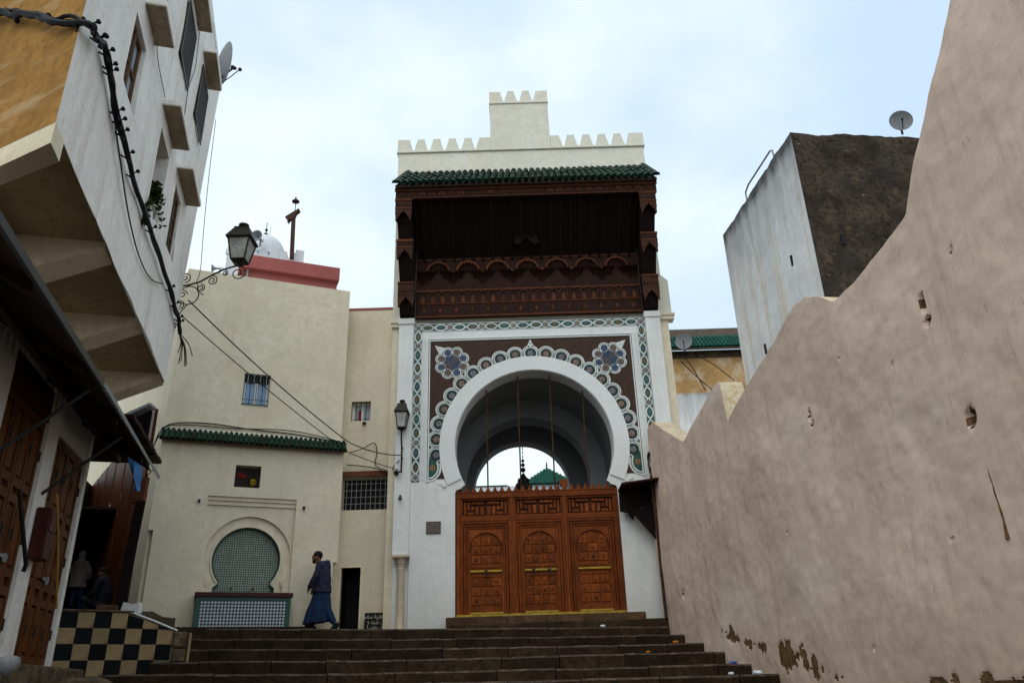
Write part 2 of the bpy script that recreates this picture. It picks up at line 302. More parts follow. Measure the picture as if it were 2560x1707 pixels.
def wall_disp(s,z):
    y=.055*noise2(s*.55,z*.6,1)+.026*noise2(s*1.7,z*1.4,2)+.009*noise2(s*5,z*4.2,3)+.004*noise2(s*13,z*11,4)
    y+=.005*max(0,min(1,(noise2(s*.8,z*.9,15)-.1)*9))+.004*max(0,min(1,(noise2(s*1.3,z*1.5,16)-.22)*9))
    deep=0
    for hs,hz,a,b,dp in HOLES:
        q=((s-hs)/a)**2+((z-hz)/b)**2+.5*noise2(s*14,z*14,5)
        if q<1.3: deep=max(deep,dp*min(1,(1.3-q)*1.6))
    base=1.05-.18*s
    pe=noise2(s*1.7,z*1.1,8)+.6*noise2(s*7,z*2.2,9)+.45*noise2(s*16,z*9,10)-abs(z-base-.24)*2.4-max(0,(3.9-s))*.6-max(0,s-7.2)*.5+.12
    if s>9.3: pe=noise2(s*1.9,z*1.6,12)+.5*noise2(s*6,z*5,9)-max(0,z+.12)*2.8+.1
    peel=pe>.18
    if peel: y+=.012
    return y+deep,deep>.045,peel
b=MB(); sc=[i*.036 for i in range(0,380)]+[13.7+.3*i for i in range(8)]; sc=sorted(set([round(q,3) for q in sc]+[4.94,4.97])); NR=190
vs=[];fs=[];mi=[]
def zrow(s,j):
    # rows dense between -0.6 and 6
    z0=-.6; z1=topz(s); 
    return -2.2 if j==0 else z0+(z1-z0)*(j-1)/(NR-1)
info=[]
for s in sc:
    for j in range(NR+1):
        z=zrow(s,j); y,dk,pe=wall_disp(s,z); vs.append((s,y,z)); info.append((dk,pe))
C=NR+1
for i in range(len(sc)-1):
    for j in range(NR):
        q=(i*C+j,(i+1)*C+j,(i+1)*C+j+1,i*C+j+1); fs.append(q)
        nd=sum(info[t][0] for t in q); npe=sum(info[t][1] for t in q); mi.append(1 if nd>=2 or npe>=2 else 0)
n0=len(vs); TH=.42
for s in sc: vs+= [(s,TH+.03*noise2(s*2,3),topz(s)+.03*noise2(s*3,8)),(s,TH,-2.2)]
for i in range(len(sc)-1):
    a=i*C+NR; c=(i+1)*C+NR
    fs.append((a,c,n0+2*i+2,n0+2*i)); mi.append(2)
    fs.append((n0+2*i,n0+2*i+2,n0+2*i+3,n0+2*i+1)); mi.append(0)
fs.append(tuple([j for j in range(C)]+[n0,n0+1])); mi.append(0)
b.v=vs;b.f=fs;b.m=mi
b.build('masonry',['pink_plaster','bare_earth','wall_top'],rw,smooth=True)
b=MB(); b.tube([(10.97+.02*noise2(i*.8,2,6)+.012*(i-4)/3,wall_disp(10.97,1.75-.085*i)[0]+.004,1.75-.085*i) for i in range(9)],[.004,.010,.008,.013,.010,.016,.014,.02,.03],6); b.build('crack','bare_earth',rw)
# drain pipe at the wall's far end
dp=MB(); dp.tube([RW.w(.3,-.07,4.3),RW.w(.32,-.06,3.2),RW.w(.34,-.07,2.2),RW.w(.33,-.06,1.18)],.032,8)
tag(dp.build('drain_pipe','rust_iron',smooth=True),'thin dark drain pipe running down the far end of the pink wall','pipe')
# ---- left hand building (white upper storeys on tapered cantilever beams, ochre end wall)
LB=Frame((-6.06,12.68,0),105)
lb=thing('corner_house','tall weathered white house with ochre end wall overhanging the shops on the left','house',LB.P,LB.a)
WIN=[(-5.4,-4.7,6.9,8.0),(-3.2,-2.4,6.65,7.9),(-1.62,-.98,6.78,7.95),(-3.06,-2.15,9.5,10.72),(-1.22,-.3,9.75,10.95)]
ZB=4.98; ZT=12.45
def far_s(z): return .1+(z-5)*.135
# front wall with window openings: columns of cells
xs=sorted(set([-7.0]+[q for w in WIN for q in w[:2]]+[-.05])); zs=sorted(set([ZB,ZT]+[q for w in WIN for q in w[2:]]))
b=MB()
def isopen(a,c,z0,z1): return any(w[0]<=a+1e-4 and c<=w[1]+1e-4 and w[2]<=z0+1e-4 and z1<=w[3]+1e-4 for w in WIN)
for i in range(len(xs)-1):
    for j in range(len(zs)-1):
        if not isopen(xs[i],xs[i+1],zs[j],zs[j+1]):
            a,c,z0,z1=xs[i],xs[i+1],zs[j],zs[j+1]; nx=max(1,int((c-a)/.25)); nz=max(1,int((z1-z0)/.25))
            P=lambda x,z:(x,.03*noise2(x*.9,z*.8,21)+.012*noise2(x*3,z*3,22) if (x>-6.95) else 0,z)
            vv=[P(a+(c-a)*p/nx,z0+(z1-z0)*q/nz) for p in range(nx+1) for q in range(nz+1)]
            b.add(vv,[(p*(nz+1)+q,(p+1)*(nz+1)+q,(p+1)*(nz+1)+q+1,p*(nz+1)+q+1) for p in range(nx) for q in range(nz)])
for w in WIN:   # reveals
    a,c,z0,z1=w; D=.28
    b.add([(a,0,z0),(c,0,z0),(c,0,z1),(a,0,z1),(a,D,z0),(c,D,z0),(c,D,z1),(a,D,z1)],[(0,4,5,1),(1,5,6,2),(2,6,7,3),(3,7,4,0)])
zz=[ZB+(ZT-ZB)*i/12 for i in range(13)]
for i in range(12):   # far strip up to the leaning corner, and the return face
    z0,z1=zz[i],zz[i+1]; e0=far_s(z0)+.03*noise2(z0*2,4); e1=far_s(z1)+.03*noise2(z1*2,4)
    b.add([(-.05,.03*noise2(-.045,z0*.8,21)+.012*noise2(-.15,z0*3,22),z0),(e0,0,z0),(e1,0,z1),(-.05,.03*noise2(-.045,z1*.8,21)+.012*noise2(-.15,z1*3,22),z1),(e0-.3,6,z0),(e1-.3,6,z1)],[(0,1,2,3),(1,4,5,2)])
b.build('wall','dirty_white',lb,smooth=True)
# ochre end wall: recedes to the left from the near corner
e=Vector((-.78,.38,0)).normalized(); ex=e.dot(LB.x); ey=e.dot(LB.y)
b=MB(); 
b.add([(-7.0,0,ZB+.0),(-7.0+ex*7,ey*7,ZB),(-7.0+ex*7,ey*7,ZT),(-7.0,0,ZT)],[(0,1,2,3)])
b.build('end_wall','ochre_plaster',lb)
b=MB(); b.prism([(-7.0,0),(-7.0+ex*7,ey*7),(0,8),(.8,6),(1.1,0)],ZT,ZT+.15,'z'); b.build('roof','dirty_white',lb)
# soffit and tapered beams
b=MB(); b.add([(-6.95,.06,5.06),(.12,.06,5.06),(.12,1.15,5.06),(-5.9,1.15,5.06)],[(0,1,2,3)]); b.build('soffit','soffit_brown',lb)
b=MB(); b.prism([(-7.0,-.002),(-7.0+ex*7,ey*7),(-6.75+ex*7,ey*7+.3),(-6.7,-.002)],4.74,ZB-.002,'z'); b.build('end_beam','soffit_cream',lb)
for s0,s1 in ((-4.6,-4.17),(-2.42,-2.0),(-.12,.27)):
    b=MB(); b.add([(s0,.045,4.99),(s1,.045,4.99),(s1,1.2,4.42),(s0,1.2,4.42),(s0,.045,5.09),(s1,.045,5.09),(s1,1.2,5.09),(s0,1.2,5.09)],[(0,3,2,1),(4,5,6,7),(0,1,5,4),(1,2,6,5),(2,3,7,6),(3,0,4,7)])
    b.build('beam','soffit_cream',lb)
def window(parent,a,c,z0,z1,y,frame='old_timber',gl='win_glass_pale',bars=0,mull=(1,1),name='window'):
    t=.055; f=MB(); f.box(a,c,y-.04,y+.03,z0,z0+t); f.box(a,c,y-.04,y+.03,z1-t,z1); f.box(a,a+t,y-.04,y+.03,z0+t,z1-t); f.box(c-t,c,y-.04,y+.03,z0+t,z1-t)
    nx,nz=mull
    for i in range(1,nx+1): x=a+(c-a)*i/(nx+1); f.box(x-.03,x+.03,y-.045,y+.02,z0+t,z1-t)
    for j in range(1,nz+1):
        z=z0+(z1-z0)*j/(nz+1)
        for i in range(nx+1):
            xa=a+(c-a)*i/(nx+1)+(.03 if i else t); xb=a+(c-a)*(i+1)/(nx+1)-(.03 if i<nx else t); f.box(xa,xb,y-.035,y+.02,z-.02,z+.02)
    w=f.build(name,frame,parent)
    for i in range(nx+1):
        for j in range(nz+1):
            q=MB(); xa=a+(c-a)*i/(nx+1); xb=a+(c-a)*(i+1)/(nx+1); za=z0+(z1-z0)*j/(nz+1); zb=z0+(z1-z0)*(j+1)/(nz+1)
            q.box(xa+.02,xb-.02,y,y+.008,za+.02,zb-.02); q.build('pane',gl,w)
    return w
window(lb,*WIN[0],.10,mull=(1,1)); window(lb,*WIN[1],.24,gl='win_dark',mull=(1,1)); window(lb,*WIN[2],.08,gl='win_dark',mull=(1,2))
for w in WIN[3:]:
    q=window(lb,*w,.14,gl='win_dark',mull=(0,1))
    m=MB(); a,c,z0,z1=w
    m.box(a,c,-.05,-.03,z0,z0+.04); m.box(a,c,-.05,-.03,z1-.05,z1); m.box(a,a+.03,-.05,-.03,z0,z1); m.box(c-.03,c,-.05,-.03,z0,z1)
    mm=m.build('window_grille','black_iron',lb)
    for i in range(1,9):
        x=a+(c-a)*i/9; m=MB(); m.tube([(x,-.04,z0+.02),(x,-.04,z1-.02)],.012,5); m.build('bar','black_iron',mm)
for a,c,z in ((-5.15,-4.35,8.42),(-3.38,-2.25,8.2),(-1.75,-.55,8.2),(-3.15,-1.95,11.05),(-1.3,-.2,11.2)):
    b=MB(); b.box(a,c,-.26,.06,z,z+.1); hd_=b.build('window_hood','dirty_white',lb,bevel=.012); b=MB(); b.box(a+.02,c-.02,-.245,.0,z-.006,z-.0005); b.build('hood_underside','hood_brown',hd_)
# ---- alley between the two blocks: ramp, far wall, roof, and the shop wall under the overhang
sh=thing('shop_row','shaded row of shops with panelled wooden doors under the overhanging white house','shop',LB.w(0,1.0,0),LB.a)
DZ0=.40
b=MB()   # wall with two door openings, local x = s, y=0 face
D1=(-3.75,-2.15); D2=(-1.66,.02); DT=3.5
b.box(-9.5,D1[0],0,.3,-1.8,4.9); b.box(D1[1],D2[0],-.03,.3,-1.8,4.9); b.box(D2[1],.2,-.03,.3,-1.8,4.9); b.box(D1[0],D1[1],0,.3,DT,4.9); b.box(D2[0],D2[1],0,.3,DT,4.9); b.box(D1[0],D1[1],0,.3,-1.8,DZ0); b.box(D2[0],D2[1],0,.3,-1.8,DZ0)
b.build('wall','dirty_white',sh)
def shop_door(a,c,z0,z1,nl):
    d=MB(); d.box(a,c,.06,.10,z0,z1); dr=d.build('door','door_dark',sh)
    lw=(c-a)/nl
    for i in range(nl):
        x0=a+i*lw+.012; x1=x0+lw-.024
        m=MB(); t=.075
        m.box(x0,x0+t,.02,.06,z0+.02,z1-.02); m.box(x1-t,x1,.02,.06,z0+.02,z1-.02)
        rows=[z0+.02,z0+.75,z0+.95,z0+1.75,z0+1.95,z1-.1]
        for z in (z0+.02,z0+.78,z0+1.0,z0+1.85,z0+2.05,z1-.14): m.box(x0+t,x1-t,.022,.06,z,z+.11)
        m.build('leaf_frame','shop_wood',dr)
        for za,zb in ((z0+.13,z0+.78),(z0+1.11,z0+1.85),(z0+2.16,z1-.14)):
            m=MB(); m.box(x0+t+.02,x1-t-.02,.03,.06,za+.03,zb-.03); m.build('panel','shop_wood',dr,bevel=.012)
        for z in (z0+.45,z0+1.5,z0+2.6):
            m=MB(); m.box(x1-.01,x1+.02,.0,.02,z-.07,z+.07); m.build('hinge','black_iron',dr)
    return dr
shop_door(*D1,DZ0,DT,4); shop_door(*D2,DZ0,DT,4)
b=MB(); b.box(D1[0],D1[1],-.01,.1,DT-.02,DT+.42); b.build('transom_dark','door_dark',sh)
b=MB(); b.box(-9.5,.2,-.5,.3,-1.8,DZ0-.03); b.build('plinth','rubble',sh,bevel=.03)
# awning of boards
aw=thing('wooden_awning','long dark wooden awning over the panelled shop doors below the overhang','awning',LB.w(0,0,0),LB.a)
zi,zo=4.05,3.46
def awz(y): return zo+(zi-zo)*(y+.02)/1.0
for i in range(46):
    x=-9.3+i*.21; yo=-.02 if x<-1.3 else -.02+.05*(x+1.3)
    b=MB(); b.add([(x,yo,zo),(x+.2,yo,zo),(x+.2,1.0,zi),(x,1.0,zi),(x,yo,zo+.03),(x+.2,yo,zo+.03),(x+.2,1.0,zi+.03),(x,1.0,zi+.03)],[(0,3,2,1),(4,5,6,7),(0,1,5,4),(1,2,6,5),(2,3,7,6),(3,0,4,7)])
    b.build('board','awning_wood',aw)
b=MB(); b.box(-9.3,-3.9,-.06,-.02,zo-.03,zo+.06); b.build('edge_strip','black_iron',aw)
b=MB()
for i in range(60): b.box(-3.9+i*.08,-3.9+i*.08+.055,-.065+.0022*i*.5,-.015,zo-.005+.006*(i%2),zo+.06)
b.build('corrugated_edge','grey_metal',aw)
for x in (-8.6,-6.6,-4.6,-2.6,-.6):
    b=MB(); b.add([(x,.03,zo-.09),(x+.08,.03,zo-.09),(x+.08,.99,zi-.10),(x,.99,zi-.10),(x,.03,zo+.012),(x+.08,.03,zo+.012),(x+.08,.99,zi-.005),(x,.99,zi-.005)],[(0,3,2,1),(4,5,6,7),(0,1,5,4),(1,2,6,5),(2,3,7,6),(3,0,4,7)]); b.build('rafter','awning_wood',aw)
b=MB(); b.box(-9.3,.4,.55,.63,3.60,3.69); b.build('purlin','awning_wood',aw)
for x in (-3.9,-1.9):
    b=MB(); b.tube([(x,.97,2.55),(x+.05,.1,3.42)],.022,6); b.build('strut','black_iron',aw)
# ---- alley behind the checkered retaining wall
al=struct(bpy.data.objects.new('covered_alley',None)); COL.objects.link(al); al.location=LB.P; al.rotation_euler=(0,0,LB.a)
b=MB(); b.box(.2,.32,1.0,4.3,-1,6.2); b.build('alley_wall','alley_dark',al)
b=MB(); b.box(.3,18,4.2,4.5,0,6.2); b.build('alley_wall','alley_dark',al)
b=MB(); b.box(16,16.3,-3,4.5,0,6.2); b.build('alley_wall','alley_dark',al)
for i in range(22):
    b=MB(); x=8.3+i*.39; b.box(x,x+.37,.95 if x<4.3 else .35+(x-4.1)*.366,4.4,4.38+.02*(i%3),4.45+.02*(i%3)); b.build('roof_shade_plank','awning_wood',al)  # alley roof set back, its open gap shaped to let light onto the woman
for i in range(8):
    b=MB(); x=.34+i*.40; b.box(x,x+.38,.45,4.3,4.38+.02*(i%2),4.45+.02*(i%2)); b.build('roof_shade_plank','awning_wood',al)  # roof strip added to shade the alley mouth and cover the bright wing
b=MB(); b.box(6.5,7.6,4.08,4.2,1.9,3.9); b.build('grey_shutter','grey_metal',al)
for i in range(4):
    b=MB(); b.box(8.2+i*1.9,9.9+i*1.9,4.1,4.22,2.0,4.3); b.build('shutter','door_dark',al)
# ramp
b=MB(); rp=[(-7.08,12.78,1.21),(-6.34,13.42,1.2),(-5.80,13.88,.95),(-6.1,14.6,1.22),(-7.35,17.0,1.45),(-10.2,24.5,2.35),(-11.9,30,2.9),(-16,30,2.9),(-13.6,23,2.25),(-10.2,13.5,1.3)]
n=len(rp); b.add([(x,y,z) for x,y,z in rp]+[(x,y,-1.7) for x,y,z in rp],[tuple(range(n))]+[(i,i+n,(i+1)%n+n,(i+1)%n) for i in range(n)])
o=struct(b.build('alley_ramp','stone_step'))
# ---- checkered retaining wall
CKA=40; CK=Frame((-7.10,12.71,0),CKA)
ck=thing('checker_wall','low retaining wall faced with black and cream checkered tiles beside the stairs','wall',CK.P,CK.a)
b=MB(); b.prism([(0,-.3),(0,1.225),(1.03,1.2),(1.78,.93),(1.78,-.3)],.012,.25); b.build('backing','grout',ck)
T=.236; zt0=.27; TX=.245
mesh_t=[MB().box(.003,TX-.003,0,.014,.003,T-.003).mesh('tile',m,bevel=.0025) for m in ('checker_black','checker_cream')]
for j in range(4):
    for i in range(7):
        x=i*TX; z=zt0+j*T; xr=x+TX; ztop=z+T
        blk=(i+j)%2==1
        lim=1.205 if xr<=1.03 else 1.2-(xr-1.03)*.36
        if i==6 and j==0: continue
        if ztop<=lim+.02: link('tile',mesh_t[0 if blk else 1],ck,(x,0,z),(R(random.uniform(-.4,.4)),0,R(random.uniform(-.5,.5))))
        else:
            la=min(ztop,1.2-(max(x,1.03)-1.03)*.36-.01); lbm=min(ztop,lim-.01)
            if la>z+.02: MB().prism([(.003,.003),(TX-.003,.003),(TX-.003,max(.01,lbm-z)),(.003,la-z)],0,.014).build('tile','checker_black' if blk else 'checker_cream',ck,loc=(x,0,z))
b=MB(); b.box(-.02,1.06,-.02,.26,1.222,1.252); b.build('coping','rubble',ck,bevel=.006)
b=MB(); b.tube([(1.0,.0,1.235),(1.4,-.005,1.1),(1.78,0,.96)],.016,7); b.build('white_pipe','white_trim',ck,smooth=True)
pr=MB(); 
for (x0,x1,z0,z1,y0) in ((1.715,1.96,-.3,.45,-.05),(1.73,1.97,.46,.68,-.03),(1.72,1.95,.69,.94,-.045)): pr.box(x0,x1,y0,.3,z0,z1)
o=tag(pr.build('stone_pier','rubble',loc=CK.P,rot=(0,0,CK.a),bevel=.03),'rough stone pier ending the checkered wall at the left end of the stairs','pier')
b=MB(); b.box(1.975,2.01,-.06,.25,.0,.92); tag(b.build('stone_jamb','checker_cream',loc=CK.P,rot=(0,0,CK.a)),'narrow pale upright slab between stone pier and stairs','slab')
# loose rock at the bottom left corner
b=MB(); b.ell((0,0,0),(.5,.35,.25),12,8)
for v in range(len(b.v)):
    q=Vector(b.v[v]); b.v[v]=tuple(q*(1+.25*noise2(q.x*4,q.y*4+q.z*3,3)))
tag(b.build('rock',  'rubble',loc=(-5.5,10.6,-.02)),'lump of broken rubble at the foot of the checkered wall','rock')
# ---- fountain house
FO=Frame((-4.1,18.18,0),22)
fo=thing('fountain_house','cream plastered house with tiled wall fountain under a green tile strip','house',FO.P,FO.a)
def wall_cells(mb,xs,zs,openf,y,disp=0,reveal=(),D=.2):
    for i in range(len(xs)-1):
        for j in range(len(zs)-1):
            a,c,z0,z1=xs[i],xs[i+1],zs[j],zs[j+1]
            if openf((a+c)/2,(z0+z1)/2): continue
            mb.add([(a,y,z0),(c,y,z0),(c,y,z1),(a,y,z1)],[(0,1,2,3)])
    for a,c,z0,z1 in reveal:
        mb.add([(a,y,z0),(c,y,z0),(c,y,z1),(a,y,z1),(a,y+D,z0),(c,y+D,z0),(c,y+D,z1),(a,y+D,z1)],[(0,4,5,1),(1,5,6,2),(2,6,7,3),(3,7,4,0)])
W2=(-2.39,-1.84,4.19,4.69); PN=(-2.9,-1.0,.9,3.97)
b=MB()
def op(x,z): return (W2[0]<x<W2[1] and W2[2]<z<W2[3]) or (PN[0]<x<PN[1] and PN[2]<z<PN[3]) or (x<-3.9 and z<3.18) or (x>-.09 and z<2.6)
wall_cells(b,[-4.0,-3.9,PN[0],W2[0],W2[1],PN[1],-.09,0],[.9,2.6,3.18,PN[3],W2[2],W2[3],5.3],op,0,reveal=(W2,),D=.25)
b.add([(-4,0,3.18),(-4,5,3.18),(-4,5,5.3),(-4,0,5.3)],[(0,1,2,3)]); b.add([(-3.9,0,.9),(-3.9,5,.9),(-3.9,5,3.18),(-3.9,0,3.18)],[(0,1,2,3)]); b.add([(-4,0,3.18),(-3.9,0,3.18),(-3.9,5,3.18),(-4,5,3.18)],[(0,1,2,3)])
b.add([(0,0,2.6),(0,3,2.6),(0,3,5.3),(0,0,5.3)],[(0,1,2,3)]); b.add([(-.09,0,.9),(-.09,3,.9),(-.09,3,2.6),(-.09,0,2.6)],[(0,1,2,3)]); b.add([(0,0,2.6),(-.09,0,2.6),(-.09,3,2.6),(0,3,2.6)],[(0,1,2,3)])
b.add([(-4,0,5.3),(0,0,5.3),(0,.2,5.3),(-4,.2,5.3)],[(0,1,2,3)])
a,c,z0,z1=PN; D=.10
b.add([(a,0,z0),(c,0,z0),(c,0,z1),(a,0,z1),(a,D,z0),(c,D,z0),(c,D,z1),(a,D,z1)],[(1,5,6,2),(2,6,7,3),(3,7,4,0)])
b.build('lower_wall','cream_plaster',fo)
W1=(-2.43,-1.83,6.16,6.94); b=MB()
wall_cells(b,[-4.0,W1[0],W1[1],-.06],[5.3,W1[2],W1[3],9.5],lambda x,z:W1[0]<x<W1[1] and W1[2]<z<W1[3],.09,reveal=(W1,),D=.16)
b.add([(-4,.09,5.3),(-4,5,5.3),(-4,5,9.5),(-4,.09,9.5)],[(0,1,2,3)]); b.add([(-.06,.09,5.3),(-.06,3,5.3),(-.06,3,9.5),(-.06,.09,9.5)],[(0,1,2,3)]); b.add([(-4,.09,9.5),(-.06,.09,9.5),(-.06,5,9.5),(-4,5,9.5)],[(0,1,2,3)])
b.build('upper_wall','cream_plaster',fo)
b=MB(); b.prism([(-4.0,.10),(-7.22,13.64),(-6.8,13.8),(-3.6,.3)],.9,9.45,'z'); b.build('side_wing','cream_wall',fo)
for k_ in range(8):
    y0=1.1+k_*1.5; b=MB(); fx=lambda y:-4.0-3.22*(y-.1)/13.54
    b.prism([(fx(y0)-.07,y0),(fx(y0+1.3)-.07,y0+1.3),(fx(y0+1.3)+.02,y0+1.3),(fx(y0)+.02,y0)],1.3,6.2,'z'); b.build('shutter_shade_panel','door_dark',fo)  # shutters heightened and added along the wing to keep the alley looking dark
b=MB(); b.prism([(-4.07,.35),(-5.40,5.74),(-5.3,5.76),(-3.98,.36)],4.62,4.80,'z'); b.prism([(-4.05,.35),(-5.38,5.74),(-5.3,5.76),(-3.98,.36)],4.45,4.618,'z'); b.build('side_moulding','cream_wall',fo)
b=MB(); b.box(-4.03,.0,.055,.12,5.40,5.47); b.build('string_course','parapet_cream',fo,bevel=.01)
# fountain: recessed panel with moulded horseshoe niche
ax,az,ar=-1.95,2.62,.72
A=arc(ax,az,ar,-42,222,40)
A9=arc(ax+.02,2.66,.905,-30,210,44)
b=MB(); b.prism([(-2.9,.9),(-2.9,3.97),(-1.0,3.97),(-1.0,.9),(ax+.80,.9),(ax+.80,2.2)]+A9+[(ax-.78,2.2),(ax-.78,.9)],.10,.16); b.build('panel_wall','cream_plaster',fo)
b=MB(); b.prism([(ax-.95,.9),(ax-.95,3.7),(ax+.95,3.7),(ax+.95,.9),(ax+.64,.9),(ax+.64,2.05),(ax+.57,2.10)]+A+[(ax-.57,2.10),(ax-.64,2.05),(ax-.64,.9)],.161,.32); b.build('niche_wall','cream_plaster',fo)
b=MB(); ring(b,ax,az,ar-.004,ar+.03,.135,.16,-40,220,36); b.build('arch_edge','cream_wall',fo)
b=MB(); ring(b,ax,az,ar-.045,ar-.006,.27,.31,-40,220,36); b.build('green_rim','z_green',fo)
for sx in (-1,1):
    b=MB(); b.prism([(ax+sx*.60,2.02),(ax+sx*.52,2.10),(ax+sx*.55,2.17),(ax+sx*.66,2.09)],.26,.31); b.build('impost','z_green',fo)
    b=MB(); b.prism([(ax+sx*.74,2.18),(ax+sx*.80,2.26),(ax+sx*.84,2.22),(ax+sx*.82,2.08),(ax+sx*.79,2.06)],.085,.13); b.build('impost','cream_wall',fo)
b=MB(); b.box(-2.899,-1.001,.035,.11,3.885,3.968); b.box(-2.899,-1.001,.065,.11,3.79,3.883); b.build('cornice','cream_wall',fo)
b=MB(); b.box(ax-.75,ax+.75,.30,.33,1.85,3.4); nm=b.build('niche_back','niche_green',fo)
b=MB(); p=.05
for i in range(-15,16):
    for j in range(30):
        x=ax+i*p; z=1.92+j*p
        if ((x-ax)**2+(z-az)**2<(ar-.03)**2) or (z<2.2 and abs(x-ax)<.6):
            q=.0165; b.add([(x-q,.294,z-q),(x+q,.294,z-q),(x+q,.294,z+q),(x-q,.294,z+q)],[(0,1,2,3)])
o=b.build('niche_mosaic','niche_tile',fo); o['kind']='stuff'
for x in (-2.2,-1.75):
    b=MB(); b.tube([(x,.30,2.05),(x,.22,2.06),(x,.19,2.03)],.018,6); b.build('spout','brass',fo)
b=MB(); b.box(-2.88,-1.0,-.42,.06,.95,1.80); b.build('basin','z_green',fo)
b=MB(); b.box(-2.92,-.96,-.46,.06,1.802,1.892); b.build('basin_slab','maroon_metal',fo,bevel=.008)
b=MB(); b.box(-2.80,-1.08,-.425,-.419,1.13,1.745); b.build('basin_field','z_navy',fo)
b=MB(); p=.0655; q=.033
for i in range(26):
    for j in range(10):
        x=-2.762+i*p; z=1.165+j*p
        if z<1.74: b.add([(x-q,-.428,z),(x,-.428,z-q),(x+q,-.428,z),(x,-.428,z+q)],[(0,1,2,3)])
o=b.build('basin_mosaic','basin_tile',fo); o['kind']='stuff'
for x,z in ((-3.07,3.84),(-.83,3.79)):
    b=MB(); b.box(x-.025,x+.025,-.07,0,z-.03,z+.03); b.box(x-.015,x+.015,-.1,-.07,z+.0,z+.02); b.build('wall_spotlight','black_iron',fo)
# green tile strip
def cover_tile(r,l,m='green_tile',seg=6):
    b=MB(); pr=[]
    for k in range(2):
        rr=r*(1 if k==0 else .86); y=-l/2+l*k
        pr.append([(rr*math.cos(PI*i/seg),y,rr*math.sin(PI*i/seg)*1.05) for i in range(seg+1)])
    b.loft(pr); return b.mesh('roof_tile',m,smooth=True)
ct=cover_tile(.05,.21)
b=MB(); b.prism([(.09,5.36),(.09,5.42),(-.15,5.15),(-.15,5.11),(0,5.20)],-4.05,.05,'x'); tr=b.build('tile_strip','roof_bed',fo)
sl=math.atan2(.27,.24)
for i in range(37):
    x=-4.02+i*.1115
    for j in range(2):
        t=.28+.48*j; y=.09-.24*t-.03*j; z=5.42-.27*t
        link('roof_tile',ct,tr,(x,y-.005,z+.004+.01*(1-j)),(sl+R(random.uniform(-3,3)),0,R(random.uniform(-2,2))))
w=window(fo,*W1,.22,frame='white_trim',gl='win_glass',mull=(1,0))
b=MB(); b.box(W1[0]+.03,W1[1]-.03,.17,.19,6.74,6.93); b.build('window_shade','win_dark',fo)
b=MB(); b.box(W1[0],W1[1],.07,.085,6.16,6.18); b.box(W1[0],W1[1],.07,.085,6.28,6.292); b.box(W1[0],W1[1],.07,.085,6.92,6.935); gr=b.build('window_grille','black_iron',fo)
for i in range(9):
    x=W1[0]+.02+(W1[1]-W1[0]-.04)*i/8; b=MB(); b.tube([(x,.065,6.16),(x,.065,6.94)],.008,5); b.build('bar','grey_metal' if i%2 else 'black_iron',gr)
b=MB(); b.box(W2[0],W2[1],.24,.26,W2[2],W2[3]); b.build('window_back','win_dark',fo)
b=MB(); b.ell((-2.25,.2,4.50),(.12,.04,.06),10,6); b.build('red_bundle','red_cloth',fo); b=MB(); b.ell((-1.98,.2,4.36),(.07,.04,.09),10,6); b.build('yellow_bundle','yellow_cloth',fo)
b=MB()
for i in range(1,8): x=W2[0]+(W2[1]-W2[0])*i/8; b.box(x-.004,x+.004,.04,.048,W2[2],W2[3])
for i in range(1,7): z=W2[2]+(W2[3]-W2[2])*i/7; b.box(W2[0],W2[1],.034,.042,z-.004,z+.004)
b.build('window_grille','rust_iron',fo)
x=-4.3
for e in (-3.1,-1.75,-.43):
    b=MB(); b.box(x,e-.006,-.5,0,.8,1.215); tag(b.build('platform_slab','stone_step',loc=FO.P,rot=(0,0,FO.a),bevel=.015),{-3.1:'dark stone slab of the fountain platform nearest the checkered wall',-1.75:'dark stone slab of the platform below the tiled basin',-.43:'dark stone slab at the end of the fountain platform by the walking man'}[e],'slab'); x=e
# ---- coral penthouse and white cupola behind the fountain house
ph=thing('coral_penthouse','coral red rooftop room with projecting band above the cream house','house',FO.w(0,1.2,0),FO.a)
b=MB(); b.box(-2.72,-.26,0,3,9.4,10.4); b.build('wall','coral_paint',ph)
b=MB(); b.box(-2.85,-.22,-.14,3,10.28,10.68); b.build('band','coral_paint',ph,bevel=.015)
b=MB(); b.tube([(-2.62,-.03,9.5),(-2.62,-.03,10.28)],.03,6); b.build('downpipe','grey_metal',ph)
cu=thing('rooftop_cupola','white domed rooftop cupola with stepped merlons behind the coral room','cupola',FO.w(0,2.6,0),FO.a)
b=MB(); b.box(-3.2,-1.12,0,2.2,9.5,11.42); b.build('wall','dome_white',cu)
b=MB(); b.box(-3.24,-1.08,-.03,.05,11.425,11.56); b.build('cornice','dome_white',cu)
b=MB(); b.lathe([(.62,11.4),(.62,11.62),(.585,11.8),(.50,11.97),(.38,12.1),(.22,12.18),(.05,12.21)],24,(-2.18,.72,.36)); b.build('dome','dome_white',cu,smooth=True)
mer=[(-.13,0),(-.13,.07),(-.105,.07),(-.105,.15),(-.08,.15),(-.08,.23),(.08,.23),(.08,.15),(.105,.15),(.105,.07),(.13,.07),(.13,0)]
mm=MB().prism(mer,0,.10).mesh('merlon','dome_white')
for i in range(7): link('merlon',mm,cu,(-3.09+i*.29,-.01,11.561))
b=MB(); b.box(-1.32,-1.08,-.015,.1,11.56,11.9); b.build('corner_block','dome_white',cu)
b=MB(); b.tube([(-2.18,.72,12.55),(-2.18,.72,13.1)],.012,6); b.ell((-2.18,.72,12.66),.075,10,7); b.ell((-2.18,.72,12.83),.048,10,7); b.tube([(-2.08,.72,12.5),(-2.06,.72,13.0)],.006,5); b.build('finial','black_iron',cu,smooth=True)
